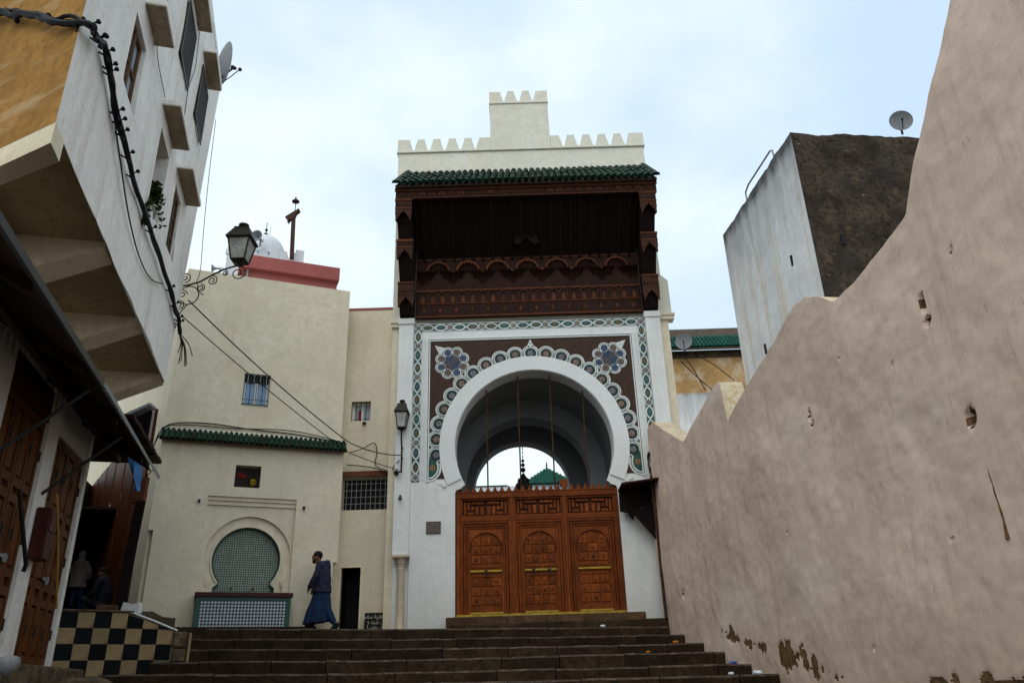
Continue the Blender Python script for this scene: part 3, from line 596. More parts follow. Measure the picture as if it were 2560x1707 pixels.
def horn(name,label,p,d,sc=1):
    t=thing(name,label,'loudspeaker',p)
    b=MB(); b.lathe([(.03*sc,0),(.035*sc,.1*sc),(.06*sc,.18*sc),(.12*sc,.25*sc),(.17*sc,.29*sc),(.165*sc,.295*sc),(.11*sc,.25*sc),(.05*sc,.18*sc),(.02*sc,.15*sc)],20,(0,0,0),d); b.build('bell','horn_grey',t,smooth=True)
    b=MB(); b.lathe([(.045*sc,-.12*sc),(.06*sc,-.1*sc),(.06*sc,-.01*sc),(.03*sc,0)],14,(0,0,0),d); b.build('driver','dome_white',t,smooth=True)
    b=MB(); b.box(-.02,.02,-.02,.02,-.22*sc,-.02); b.build('bracket','grey_metal',t)
    return t
horn('horn_loudspeaker','grey horn loudspeaker mounted in front of the white dome',FO.w(-2.34,2.5,12.0),(-.1,-1,-.12))
horn('horn_loudspeaker','small grey horn loudspeaker on the left side of the white cupola',FO.w(-3.33,2.9,11.08),(-1,-.35,-.1),.8)
mt=thing('flag_mast','leaning rusty mast with slanted board and small hood on the cupola roof','mast',FO.w(-1.43,2.45,11.5))
b=MB(); b.box(-.05,.05,-.05,.05,0,1.5); mt.rotation_euler=(0,R(-2.5),0); b.build('post','rust_iron',mt)
b=MB(); b.prism([(-.24,1.42),(.16,1.68),(.19,1.62),(.08,1.52),(.03,1.36),(-.03,1.30),(-.12,1.32),(-.13,1.24),(-.17,1.25),(-.15,1.33)],-.07,.07); b.build('slanted_board','rust_iron',mt)
b=MB(); b.tube([(.03,0,1.5),(.05,0,2.08)],.012,6); b.build('rod','black_iron',mt)
b=MB(); b.lathe([(.115,1.96),(.11,1.985),(.05,2.04),(.02,2.08),(.02,2.13)],14,(.045,0,0)); b.build('hood','rust_iron',mt,smooth=True)
# ---- link wall between fountain house and gate
lk=thing('link_house','narrow cream wall with barred window and dark doorway between fountain house and gate','house',(0,18.9,0))
LW=(-4.13,-3.64,6.16,6.68); LG=(-4.26,-2.97,3.92,4.73); LD=(-4.2,-3.66,1.02,2.62)
b=MB(); wall_cells(b,[-4.7,LG[0],LD[0],LW[0],LD[1],LW[1],LG[1],-2.8],[.9,LD[2],LD[3],LG[2],LG[3],LW[2],LW[3],9.26],lambda x,z:any(q[0]<x<q[1] and q[2]<z<q[3] for q in (LW,LG,LD)),0,reveal=(LW,LG,LD),D=.35)
b.build('wall','cream_wall',lk)
b=MB(); b.box(-4.7,-2.9,-.02,.4,9.262,9.32); b.build('coping','coral_paint',lk)
b=MB(); b.box(LG[0]-.08,LG[1]+.0,-.03,.3,4.732,4.87); b.build('lintel','lintel_wood',lk,bevel=.01)
b=MB(); b.box(LG[0],LG[1],.33,.36,LG[2],LG[3]); b.build('grille_back','win_dark',lk); b=MB(); b.box(LD[0],LD[1],.9,.93,LD[2],LD[3]); b.box(LD[0]-.02,LD[0],.34,.92,LD[2],LD[3]); b.box(LD[1],LD[1]+.02,.34,.92,LD[2],LD[3]); b.box(LD[0],LD[1],.34,.92,LD[3],LD[3]+.02); b.build('dark_interior','win_dark',lk)
b=MB(); gx=11
for i in range(gx+1): x=LG[0]+(LG[1]-LG[0])*i/gx; b.tube([(x,.05,LG[2]),(x,.05,LG[3])],.008,4)
for i in range(6): z=LG[2]+(LG[3]-LG[2])*i/5; b.tube([(LG[0],.062,z),(LG[1],.062,z)],.008,4)
b.build('mesh_grille','grey_metal',lk)
b=MB(); b.box(LD[1]-.04,LD[1],-.01,.05,LD[2],LD[3]); b.box(LD[0],LD[1]-.04,-.01,.05,LD[3]-.04,LD[3]); b.box(LD[0],LD[0]+.04,-.01,.05,LD[2],LD[3]-.04); b.build('door_frame','soffit_cream',lk)
w=window(lk,*LW,.2,frame='dirty_white',gl='win_glass_pale',mull=(1,0))
b=MB(); b.box(-3.98,-3.90,.17,.19,6.18,6.5); b.build('red_curtain','red_cloth',lk)
b=MB()
for i in range(5): x=LW[0]+(LW[1]-LW[0])*i/4; b.tube([(x,.02,LW[2]),(x,.02,LW[3])],.010,4)
for z in (LW[2]+.05,LW[3]-.02): b.tube([(LW[0],.03,z),(LW[1],.03,z)],.008,4)
b.build('window_grille','black_iron',lk)
b=MB(); b.lathe([(.02,0),(.05,.03),(.05,.06)],10,(-3.78,-.04,6.05)); b.build('bell_lamp','rust_iron',lk)
# ---- stained tower on the right, and buildings far behind
TW=Frame((6.23,14,0),math.degrees(math.atan2(14-18.26,6.23-5.75)))
tw=thing('stained_tower','bare tower house with streaked white side and dark earthen front behind the pink wall','tower',TW.P,TW.a)
def rough_face(mb,o,du,dv,nu,nv,amp,nrm,seed):
    o=Vector(o);du=Vector(du);dv=Vector(dv);nrm=Vector(nrm); vs=[]
    for i in range(nu+1):
        for j in range(nv+1):
            p=o+du*(i/nu)+dv*(j/nv); ed=0 if i in(0,nu) or j in(0,nv) else 1
            vs.append(tuple(p+nrm*amp*ed*(noise2((i/nu*du.length)*1.2,(j/nv*dv.length)*1.2,seed)+.5*noise2((i/nu*du.length)*4,(j/nv*dv.length)*4,seed+1))))
    return mb.add(vs,[(i*(nv+1)+j,(i+1)*(nv+1)+j,(i+1)*(nv+1)+j+1,i*(nv+1)+j+1) for i in range(nu) for j in range(nv)])
b=MB(); rough_face(b,(-4.28,0,-1.5),(4.28,0,0),(0,0,12.36),40,100,.03,(0,-1,0),31); b.add([(-4.28,0,-1.5),(-4.28,4,-1.5),(-4.28,4,10.86),(-4.28,0,10.86)],[(0,1,2,3)]); b.v=[(x,y,z+(.05*noise2(x*2+y*2,1,5)+.03*noise2(x*7+y*7,2,5) if z>10.8 else 0)) for x,y,z in b.v]; b.build('side_wall','tower_white',tw,smooth=True)
b=MB(); rough_face(b,(0,0,-1.5),(0,4.2,0),(0,0,12.36),40,110,.07,(1,0,0),41); b.v=[(x,y,z+(.05*noise2(x*2+y*2,1,5)+.03*noise2(x*7+y*7,2,5) if z>10.8 else 0)) for x,y,z in b.v]; b.add([(0,0,10.7),(0,4.2,10.7),(-4.28,4.2,10.7),(-4.28,0,10.7)],[(0,1,2,3)]); b.build('front_wall','tower_earth',tw,smooth=True)
b=MB(); b.box(.0,.03,.62,.70,8.05,8.3); b.build('slit','win_dark',tw)
for x,z in ((-.95,8.2),(-2.9,6.95),(-2.95,6.6)):
    b=MB(); b.box(x-.03,x+.03,-.03,.02,z-.12,z+.12); b.build('slit','win_dark',tw)
b=MB(); b.tube([TW.w(-2.66,.05,10.86),TW.w(-2.66,.05,11.12),TW.w(-2.45,.05,11.2),TW.w(-1.1,.05,11.2),TW.w(-.98,.05,11.14),TW.w(-.95,.05,10.86)],.022,7); tag(b.build('roof_rail','grey_metal',smooth=True),'bent metal handrail on the roof edge of the stained tower','railing')
def dish(name,label,p,d,r,up=(0,0,1),arm=True,m='dish_grey'):
    t=thing(name,label,'satellite dish',p); d=Vector(d).normalized()
    b=MB(); pf=[(r*k/8,.28*r*(k/8)**2) for k in range(1,9)]; b.lathe(pf+[(r*.98,.28*r*.98+.012)]+[(q,z+.012) for q,z in pf[::-1][1:]],26,(0,0,0),d); b.build('reflector',m,t,smooth=True)
    c=d*.6*r; dn=Vector((0,0,-1))
    b=MB(); b.tube([dn*r*.85+d*.2*r,c*1.1+dn*.15*r],.014*r/.3,6); b.build('feed_arm','black_iron',t); b=MB(); b.lathe([(.06*r,-.12*r),(.10*r,0),(.10*r,.12*r)],10,c*1.15+dn*.1*r,tuple(-d)); b.build('feed_horn','black_iron',t)
    b=MB(); b.tube([-d*.03,-d*.25*r,-d*.3*r+dn*1.15*r],.03*r/.3,7); b.build('mount','black_iron',t)
    return t
pd=TW.w(-.05,2.7,11.33); dish('satellite_dish','round grey satellite dish on the roof of the dark tower',pd,(-.25,-1,-.1),.25)
dish('satellite_dish','grey satellite dish hanging off the far end of the white house hoods',(-6.5,13.8,13.2),(.72,.55,.1),.5)
an=MB(); an.tube([(-6.3,13.75,12.55),(-6.1,13.7,12.68),(-5.92,13.6,12.74)],.012,5); an.ell((-5.9,13.6,12.75),.045,8,6); tag(an.build('antenna_arm','black_iron'),'thin feed arm with a knob sticking out below the house dish','antenna')
# far wall, ochre wall and green roof
fw_=thing('far_hall','distant hall with green tiled roof above peeling ochre and white walls','hall',(8,30,0))
b=MB(); b.box(-2.5,4,0,.5,-1,10.52); b.build('white_wall','tower_white',fw_)
b=MB(); b.box(-2.5,4,.15,.6,10.525,12.42); b.build('ochre_wall','ochre_far',fw_)
b=MB(); rough_face(b,(-2.5,.10,12.1),(6.5,0,0),(0,0,.32),60,4,.10,(0,-1,0),51); b.build('eroded_eave','rubble',fw_)
rb=MB(); rb.prism([(-.25,12.38),(1.9,14.2),(1.9,14.1),(-.25,12.3)],-2.5,4,'x'); rr=rb.build('roof','roof_bed',fw_)
ft=cover_tile(.075,.36,'far_tile'); sl=math.atan2(1.82,2.15)
for i in range(38):
    for j in range(4):
        y=-.1+.27*j; link('roof_tile',ft,rr,(-2.2+i*.165+.0*j,y,12.40+(y+.25)*.846+.03),(sl,0,0))
dish('satellite_dish','grey dish against the far green roof beside the gate',(7.02,29.5,12.55),(-.3,-1,.0),.34)
b=MB(); 
for q in ([(6.85,29.7,11.8),(7.6,29.7,10.9),(8.0,29.7,10.5)],[(6.9,29.7,12.2),(7.3,29.7,11.5),(7.7,29.7,10.5)],[(7.3,29.7,12.2),(8.2,29.7,11.6),(8.9,29.7,10.9)]): b.tube(q,.02,4)
tag(b.build('loose_wires','cable_black'),'loose dark wires hanging down the far ochre wall','wire')
# ================================================================ GATEHOUSE
GX,GY=.465,18.5
gt=thing('gatehouse','tall white gatehouse with tiled horseshoe arch, carved wooden canopy and stepped parapet','gate',(GX,GY,0))
ARC=arc(0,5.3,1.93,-29.1,209.1,64)
b=MB(); b.prism([(-2.99,.9),(-2.99,8.62),(2.99,8.62),(2.99,.9),(1.93,.9),(1.93,4.18),(1.90,4.24),(1.80,4.27),(1.74,4.33)]+ARC+[(-1.74,4.33),(-1.80,4.27),(-1.90,4.24),(-1.93,4.18),(-1.93,.9)],0,.55)
b.build('facade','white_plaster',gt)
b=MB(); ring(b,0,5.3,1.945,2.31,-.032,-.001,-24,204,60); b.build('archivolt','white_trim',gt)
for sx in (-1,1):
    b=MB(); b.prism([(sx*2.28,4.43),(sx*2.18,4.40),(sx*2.13,4.33),(sx*2.20,4.31),(sx*2.25,4.36),(sx*2.30,4.37),(sx*2.33,4.41)],-.03,-.001); b.build('impost_scroll','white_trim',gt)
    b=MB(); b.prism([(sx*2.24,.9),(sx*2.24,4.36),(sx*2.70,4.36),(sx*2.70,.9)],-.016,-.001); b.build('flat_pilaster','white_plaster',gt)
    # upper pilaster, cap, recess and engaged column
    x0,x1=sorted((sx*2.99,sx*3.37))
    b=MB(); b.box(x0,x1,-.12,.1,2.76,8.56); b.build('pilaster','white_plaster',gt,bevel=.01)
    b=MB(); b.box(x0-.02,x1+.02,-.15,.1,8.562,8.73); b.build('pilaster_cap','white_plaster',gt,bevel=.012)
    b=MB(); b.box(x0,x1,.07,.3,.9,2.758); b.build('pilaster_recess','white_plaster',gt)
    cx=sx*3.16
    b=MB(); b.lathe([(.10,1.02),(.11,1.05),(.105,1.09),(.085,1.12),(.086,1.6),(.082,2.42),(.09,2.45),(.08,2.47)],18,(cx,-.03,0)); c=b.build('column','marble',gt,smooth=True)
    b=MB(); b.lathe([(.082,2.47),(.095,2.52),(.10,2.58),(.12,2.64),(.155,2.69)],12,(cx,-.03,0)); 
    for k in range(12):
        a=2*PI*k/12; b.ell((cx+.108*math.cos(a),-.03+.108*math.sin(a),2.585+.05*(k%2)),(.022,.022,.03),6,5)
    b.build('capital','marble',c,smooth=True)
    b=MB(); b.box(cx-.19,cx+.19,-.2,.07,2.692,2.755); b.build('abacus','marble',c,bevel=.008)
# cream body round and above the facade
b=MB(); b.box(-3.56,-2.6,.1,5.4,.9,8.7); b.build('side_wall','cream_wall',gt); b=MB(); b.box(2.6,3.62,.1,5.4,.9,8.7); b.build('side_wall','cream_wall',gt)
b=MB(); b.prism([(-3.58,8.702),(-3.58,14.1),(3.5,14.1),(3.56,9.9),(3.74,9.72),(3.74,8.702)],.1,1.1); b.build('upper_wall','parapet_cream',gt)
for sx,xa,xb in ((-1,-3.62,-3.36),(1,3.38,3.80)):
    b=MB(); b.box(xa,xb,.0,.3,8.66,8.74); b.box(xa+.02,xb-.02,.03,.3,8.56,8.658); b.build('corbel_moulding','cream_wall',gt,bevel=.01)
b=MB(); b.box(-3.62,3.54,.05,.5,14.102,14.17); b.build('parapet_course','parapet_cream',gt,bevel=.008)
mer=[(-.19,0),(-.19,.05),(-.175,.05),(-.175,.11),(-.16,.11),(-.16,.17),(-.145,.17),(-.145,.23),(-.125,.23),(-.125,.29),(-.105,.29),(-.105,.40)]
mer=mer+[(-x,z) for x,z in mer[::-1]]
MM=MB().prism(mer,0,.36).mesh('merlon','parapet_cream')
for x in (-2.93,-2.475,-2.02,-1.565,1.42,1.87,2.325,2.78): link('merlon',MM,gt,(x,.07,14.172))
def halfmer(x0,x1,side,z,h=.4):
    st=[(-0.0,0),(0,.05),(-.015,.05),(-.015,.11),(-.03,.11),(-.03,.17),(-.045,.17),(-.045,.23),(-.065,.23),(-.065,.29),(-.085,.29),(-.085,h)]
    P=[(x1+a,z+c) for a,c in st]+[(x0,z+h),(x0,z)] if side>0 else [(x0-a,z+c) for a,c in st]+[(x1,z+h),(x1,z)]
    return MB().prism(P,.07,.43).build('merlon','parapet_cream',gt)
halfmer(-3.6,-3.17,1,14.172); halfmer(3.03,3.53,-1,14.172); halfmer(-1.33,-.912,-1,14.172); halfmer(.832,1.18,1,14.172)
b=MB(); b.prism([(-.91,14.172),(-.91,15.76),(.80,15.76),(.83,14.172)],.06,1.0); b.build('central_turret','parapet_cream',gt)
b=MB(); b.box(-.93,.82,.03,1.0,15.762,15.83); b.build('turret_course','parapet_cream',gt,bevel=.006)
for x in (-.285,.165): link('merlon',MM,gt,(x,.05,15.832))
halfmer(-.92,-.50,1,15.832); halfmer(.38,.81,-1,15.832)
# passage: vault, cross arch, end wall
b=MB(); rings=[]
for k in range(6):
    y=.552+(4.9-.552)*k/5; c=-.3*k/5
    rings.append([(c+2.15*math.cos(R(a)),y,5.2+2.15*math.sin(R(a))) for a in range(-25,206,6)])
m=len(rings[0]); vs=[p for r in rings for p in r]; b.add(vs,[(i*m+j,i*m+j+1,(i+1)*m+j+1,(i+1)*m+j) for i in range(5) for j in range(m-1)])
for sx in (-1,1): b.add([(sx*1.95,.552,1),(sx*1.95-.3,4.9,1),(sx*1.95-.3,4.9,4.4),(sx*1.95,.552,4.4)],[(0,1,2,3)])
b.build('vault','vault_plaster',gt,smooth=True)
def arch_plate(name,cx,cz,r,y0,y1,hw=2.5,top=8.4,a=-28):
    b=MB(); P=[(cx-hw,1.0),(cx-hw,top),(cx+hw,top),(cx+hw,1.0),(cx+r*math.cos(R(a))+.05,1.0)]+arc(cx,cz,r,a,180-a,48)+[(cx-r*math.cos(R(a))-.05,1.0)]
    b.prism(P,y0,y1); return b.build(name,'vault_plaster',gt)
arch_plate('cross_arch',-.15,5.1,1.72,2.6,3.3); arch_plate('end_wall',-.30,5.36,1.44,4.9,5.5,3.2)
b=MB(); b.box(-3,3,.55,5.5,.9,1.3); b.build('passage_floor','stone_step',gt)
for x in (-1.155,-.355,.465,1.275):
    b=MB(); b.tube([(x,.3,4.2),(x,.3,5.3+math.sqrt(1.93**2-x*x)-.0)],.019,8); b.build('tie_rod','rust_iron',gt,smooth=True)
# ---- tilework
b=MB(); b.prism([(-2.56,4.52),(-2.56,8.1),(2.56,8.1),(2.56,4.52)]+[p for p in arc(0,5.3,2.29,-20,200,60)],-.008,-.001); b.build('mosaic_field','mosaic_brown',gt)
b=MB()
for x0,x1,z0,z1 in ((-2.63,-2.565,4.45,8.18),(2.565,2.63,4.45,8.18),(-2.565,2.565,8.105,8.18)): b.box(x0,x1,-.03,-.001,z0,z1)
b.build('inner_frame','white_trim',gt)
b=MB()
for x0,x1,z0,z1 in ((-2.605,-2.59,4.5,8.15),(2.59,2.605,4.5,8.15),(-2.59,2.59,8.135,8.15)): b.box(x0,x1,-.034,-.0305,z0,z1)
b.build('green_line','z_green',gt)
b=MB()
for i in range(74):
    z=4.5+i*.05
    for sx in (-1,1): a,c=sorted((sx*2.68,sx*2.755)); b.box(a,c,-.012,-.001,z,z+.038)
o=b.build('dentil_strip','white_trim',gt); o['kind']='stuff'
b=MB()
for x0,x1,z0,z1 in ((-2.985,-2.775,4.46,8.6),(2.775,2.985,4.46,8.6),(-2.774,2.774,8.385,8.6)): b.box(x0,x1,-.007,-.001,z0,z1)
b.build('border_band','z_green',gt)
def vesica(l,w,n=8): 
    R_=(l*l+w*w)/(2*w); return [(l*math.cos(t),0) for t in ()]+[(-l+2*l*i/n, math.sqrt(max(0,R_*R_-(-l+2*l*i/n)**2))-(R_-w)) for i in range(n+1)]+[(l-2*l*i/n,-(math.sqrt(max(0,R_*R_-(l-2*l*i/n)**2))-(R_-w))) for i in range(1,n)]
def petals(b,n,r0,r1,w,y,k0,k1=None):
    for i in range(n):
        a=2*PI*i/n; b.k=k0 if (k1 is None or i%2==0) else k1; d=Vector((math.cos(a),math.sin(a))); t=Vector((-d.y,d.x)); mid=(r0+r1)/2
        P=[d*r0,d*mid+t*w,d*r1,d*mid-t*w]; b.prism([(p.x,p.y) for p in P],y-.002,y)
EYE=MB().prism(vesica(.185,.098),-.012,-.0072).mesh('eye_tile','z_white')
def eye_in(c):
    b=MB(); b.k=0; b.prism(vesica(.135,.067),-.015,-.0122); b.k=1; b.prism([(.045*math.cos(R(a)),.045*math.sin(R(a))) for a in range(0,360,30)],-.0165,-.0152); petals(b,8,.012,.05,.013,-.0167,2); 
    b.k=2
    for s in (-1,1): b.prism([(s*.075,0),(s*.09,.012),(s*.105,0),(s*.09,-.012)],-.017,-.0152)
    return b.mesh('inlay',['z_green','z_dark',c])
EIN=[eye_in('z_orange'),eye_in('z_sky')]
st8=[((.105 if i%2==0 else .083)*math.cos(PI*i/8+PI/8*0),(.105 if i%2==0 else .083)*math.sin(PI*i/8)) for i in range(16)]
STAR=MB().prism(st8,-.0125,-.0072).mesh('star_tile','z_white')
b=MB(); b.k=0; petals(b,8,.02,.085,.018,-.015,0); b.k=1; b.prism([(.025*math.cos(R(a)),.025*math.sin(R(a))) for a in range(0,360,45)],-.0165,-.0126); SIN=b.mesh('inlay',['z_dark','z_orange'])
def put(mesh,inl,x,z,ang=0,y=0):
    o=link(mesh.name.split('.')[0],mesh,gt,(x,y,z),(0,-ang,0)); link('inlay',inl,o); return o
for sx in (-1,1):
    x=sx*2.88; z=8.493
    put(STAR,SIN,x,z)
    z-=.25; put(EYE,EIN[0],x,z,PI/2); z-=.25; put(STAR,SIN,x,z); kk=0
    for p in range(4):
        for q in (.255,.355): z-=q; put(EYE,EIN[(kk+1)%2],x,z,PI/2); kk+=1
        z-=.245; put(STAR,SIN,x,z)
for p in range(7):
    x0=-2.88+p*.8229
    for q,o_ in ((.239,0),(.584,1)): put(EYE,EIN[(p+o_)%2],x0+q,8.493,0)
    if p: put(STAR,SIN,x0,8.493)
# white hairlines bounding the border
b=MB()
for x0,x1,z0,z1 in ((-2.79,-2.776,4.46,8.386),(2.776,2.79,4.46,8.386),(-2.79,2.79,8.386,8.40),(-2.984,-2.974,4.46,8.6),(2.974,2.984,4.46,8.6)): b.box(x0,x1,-.011,-.0072,z0,z1)
b.build('border_line','z_white',gt)
# scallops round the arch
def disc(b,r,y0,y1,k,n=28,c=(0,0)): b.k=k; b.prism([(c[0]+r*math.cos(2*PI*i/n),c[1]+r*math.sin(2*PI*i/n)) for i in range(n)],y0,y1)
b=MB(); disc(b,.222,-.014,-.0082,0); SCA=b.mesh('scallop','z_white')
def sc_in(c):
    b=MB(); disc(b,.188,-.016,-.0142,0); disc(b,.174,-.018,-.0162,1); disc(b,.145,-.020,-.0182,0); disc(b,.128,-.0215,-.0202,2,20)
    petals(b,8,.035,.10,.016,-.0235,3); petals(b,8,.03,.055,.009,-.0245,1); disc(b,.03,-.026,-.0216,4,12); return b.mesh('inlay',['z_green','z_white','z_dark',c,'z_red'])
SIN2=[sc_in('z_sky'),sc_in('z_orange')]
for k in range(-10,11):
    a=R(90+9.47*k); r=2.395; put(SCA,SIN2[k%2],r*math.cos(a),5.3+r*math.sin(a),a-PI/2)
for sx in (-1,1):   # half leaves at the springing
    b=MB(); cx_,cz_=sx*2.555,4.82
    def leaf(r,h): return [(cx_,cz_-h)]+[(cx_-sx*r*math.cos(R(t)),cz_-h*.1+h*.9*math.sin(R(t))) for t in range(-80,91,10)]
    b.k=0; b.prism(leaf(.30,.36),-.014,-.0082); b.k=1; b.prism(leaf(.255,.32),-.016,-.0142); b.k=0; b.prism(leaf(.235,.30),-.018,-.0162); b.k=1; b.prism(leaf(.20,.26),-.020,-.0182)
    b.M=Matrix.Translation((sx*2.47,0,4.79)); petals(b,8,.02,.085,.02,-.022,2); disc(b,.025,-.024,-.0202,3,10); b.M=None
    b.build('half_leaf',['z_white','z_green','z_orange','z_red'],gt)
b=MB(); b.k=0; b.prism([(-.11,7.84),(0,8.085),(.11,7.84)],-.015,-.0082)
for x,z in ((-.045,7.885),(.045,7.885),(0,7.97)): disc(b,.02,-.018,-.0152,1,10,(x,z))
b.build('finial_tile',['z_white','z_green'],gt)
for sx in (-1,1):   # spandrel medallions
    c=(sx*2.0,7.5); b=MB(); L=[(c[0]+.30*math.cos(R(22.5+45*i)),c[1]+.30*math.sin(R(22.5+45*i))) for i in range(8)]
    tip=(c[0]+sx*.33,c[1]+.36)
    for p in L: disc(b,.155,-.016,-.0082,0,22,p)
    disc(b,.34,-.0159,-.0083,0,28,c); b.k=0; b.prism([(tip[0]+sx*.12,tip[1]+.13),(tip[0]-sx*.15,tip[1]+.05),(tip[0]-.02*sx,tip[1]-.16)],-.0157,-.0084)
    md=b.build('medallion',['z_white'],gt)
    b=MB()
    for p in L: disc(b,.128,-.018,-.0162,0,20,p)
    for p in L: disc(b,.115,-.0195,-.0182,1,20,p)
    disc(b,.27,-.0194,-.0163,2,26,c)
    for i,p in enumerate(L):
        disc(b,.092,-.021,-.0197,2,16,p); b.M=Matrix.Translation((p[0],0,p[1])); petals(b,8,.02,.085,.017,-.0225,4 if i%2 else 3); b.M=None
    for i in range(-5,6):
        for j in range(-5,6):
            if (i*i+j*j)<30:
                x=c[0]+i*.046; z=c[1]+j*.046; b.k=(4 if (i>0)==(j>0) else 3) if (i+j)%2==0 else 2; q=.021; b.prism([(x-q,z),(x,z-q),(x+q,z),(x,z+q)],-.024,-.0196)
    b.build('inlay',['z_green','z_white','z_navy','z_blue','z_orange'],md)
# small things fixed to the facade
pq=MB(); pq.box(0,.34,-.045,-.017,3.23,3.51); o=tag(pq.build('plaque','plaque_brown',loc=(GX-2.6,GY,0),bevel=.004),'small brown stone plaque with engraved lines left of the wooden gate','plaque')
b=MB()
for i in range(5):
    x=.03
    while x<.30: w=random.uniform(.015,.045); b.box(x,min(x+w,.315),-.048,-.0455,3.26+i*.048,3.26+i*.048+.018); x+=w+.012
b.build('engraving','plaque_line',o)
pt=MB(); pt.box(0,.2,-.03,-.017,3.44,3.62); o=tag(pt.build('wall_plate','paper_white',loc=(GX+2.04,GY,0)),'small pale written tile right of the wooden gate under the awning','plate')
b=MB()
for i in range(4):
    x=.03
    while x<.16: w=random.uniform(.01,.035); b.box(x,min(x+w,.18),-.033,-.0305,3.465+i*.038,3.465+i*.038+.012); x+=w+.01
b.build('lettering','z_navy',o)
# ---- canopy
b=MB(); b.box(-2.96,2.96,-.07,-.001,8.74,10.6); b.build('canopy_back','canopy_wood',gt)
for z,h,y in ((8.745,.05,-.10),(9.13,.03,-.09),(9.155,.015,-.1),(9.50,.03,-.10),(9.535,.015,-.09),(10.43,.03,-.09)): b=MB(); b.box(-2.95,2.95,y,-.071,z,z+h); b.build('carved_rail','canopy_light',gt)
BO=MB().prism([(-.06,0),(-.02,.05),(0,.085),(.02,.05),(.06,0),(.02,-.05),(0,-.085),(-.02,-.05)],-.085,-.071).mesh('carved_boss','canopy_light')
for i in range(14): link('carved_boss',BO,gt,(-2.73+i*.42,0,8.95))
RG=MB(); ring(RG,0,0,.14,.155,-.08,-.071,0,360,20); RG=RG.mesh('carved_ring','carved_wood')
for i in range(14): link('carved_ring',RG,gt,(-2.73+i*.42,0,8.95))
b=MB(); ring(b,0,0,.085,.115,-.10,-.071,0,180,8); b.box(-.115,-.085,-.10,-.071,-.2,0); b.box(.085,.115,-.10,-.071,-.2,0); b.prism([(-.03,.1),(0,.16),(.03,.1)],-.10,-.071); SA=b.mesh('small_arch','carved_wood')
b=MB(); b.prism([(-.05,-.2),(-.05,-.06),(0,.0),(.05,-.06),(.05,-.2)],-.08,-.071); SF=b.mesh('arch_fill','canopy_light')
for i in range(22): link('small_arch',SA,gt,(-2.78+i*.265,0,9.38))
for i in range(22): link('arch_fill',SF,gt,(-2.78+i*.265,0,9.38))
b=MB(); ring(b,0,0,.275,.325,-.14,-.071,12,168,16)
for i in range(9):
    a=R(12+156*i/8); b.prism([(.285*math.cos(a)-.03,.285*math.sin(a)),(.285*math.cos(a),.285*math.sin(a)-.045),(.285*math.cos(a)+.03,.285*math.sin(a)),(.285*math.cos(a),.285*math.sin(a)+.03)],-.138,-.075)
BA=b.mesh('blind_arch','canopy_light')
for i in range(7): link('blind_arch',BA,gt,(-2.37+i*.79,0,10.06))
b=MB(); b.prism([(-.075,.0),(-.04,.07),(0,.02),(.04,.07),(.075,0),(.04,.0),(0,-.05),(-.04,0)],-.135,-.072); ZZ=b.mesh('arch_knot','canopy_light')
for i in range(6): link('arch_knot',ZZ,gt,(-1.975+i*.79,0,10.06))
b=MB()
for i in range(8):
    cx=-2.765+i*.79
    for r_ in range(8):
        z=10.10-r_*.052; hw=.36*(1-r_/8.5); n=max(1,int(hw/.034))
        for j in range(-n,n+1):
            x=cx+j*.068+(.034 if r_%2 else 0)
            if abs(x)>2.93 or abs(x-cx)>hw+.02: continue
            y=-.071-.012*(8-r_); s_=.03
            b.add([(x-s_,-.071,z),(x,-.071,z-s_*1.2),(x+s_,-.071,z),(x,-.071,z+s_),(x,y-.03,z-.012)],[(0,1,4),(1,2,4),(2,3,4),(3,0,4)])
for i in range(7):          # inside each blind arch
    cx=-2.37+i*.79
    for r_ in range(5):
        hw=.27*math.sqrt(max(0,1-(r_/5.2)**2)); n=int(hw/.062)
        for j in range(-n,n+1):
            x=cx+j*.062; z=10.08+r_*.048; s_=.026
            b.add([(x-s_,-.071,z),(x,-.071,z-s_*1.2),(x+s_,-.071,z),(x,-.071,z+s_),(x,-.115,z-.01)],[(0,1,4),(1,2,4),(2,3,4),(3,0,4)])
o=b.build('muqarnas','carved_wood',gt); o['kind']='stuff'
# sloping ribbed soffit
b=MB(); b.add([(-2.95,-.06,10.5),(2.95,-.06,10.5),(2.95,-1.24,11.8),(-2.95,-1.24,11.8)],[(0,1,2,3)]); b.build('canopy_soffit','canopy_dark',gt)
RB=MB(); RB.tube([(0,-.09,10.46),(0,-1.24,11.73)],.035,6); RB.ell((0,-.11,10.44),(.04,.04,.06),8,6); RB=RB.mesh('rib','canopy_dark',smooth=True)
for i in range(22): link('rib',RB,gt,(-2.73+i*.26,0,0))
b=MB(); b.prism([(-.06,0),(-.28,-.12),(-.34,-.3),(-.2,-.36),(0,-.14),(.2,-.36),(.34,-.3),(.28,-.12),(.06,0)],-.0,.06); b.build('soffit_pendant','canopy_dark',gt,loc=(0,-.45,11.0))
# front beam with rosettes
b=MB(); b.box(-3.38,3.42,-1.31,-1.2,11.60,11.93); fb=b.build('canopy_beam','canopy_wood',gt)
b=MB(); b.box(-3.40,3.44,-1.34,-1.312,11.82,11.93); b.box(-3.38,3.42,-1.325,-1.312,11.602,11.63); b.build('beam_moulding','canopy_light',fb)
RO=MB(); ring(RO,0,0,.045,.075,-1.33,-1.311,-30,210,14); disc(RO,.02,-1.325,-1.311,0,8); RO=RO.mesh('beam_rosette','canopy_light')
for i in range(26): link('beam_rosette',RO,fb,(-3.2+i*.256,0,11.715))
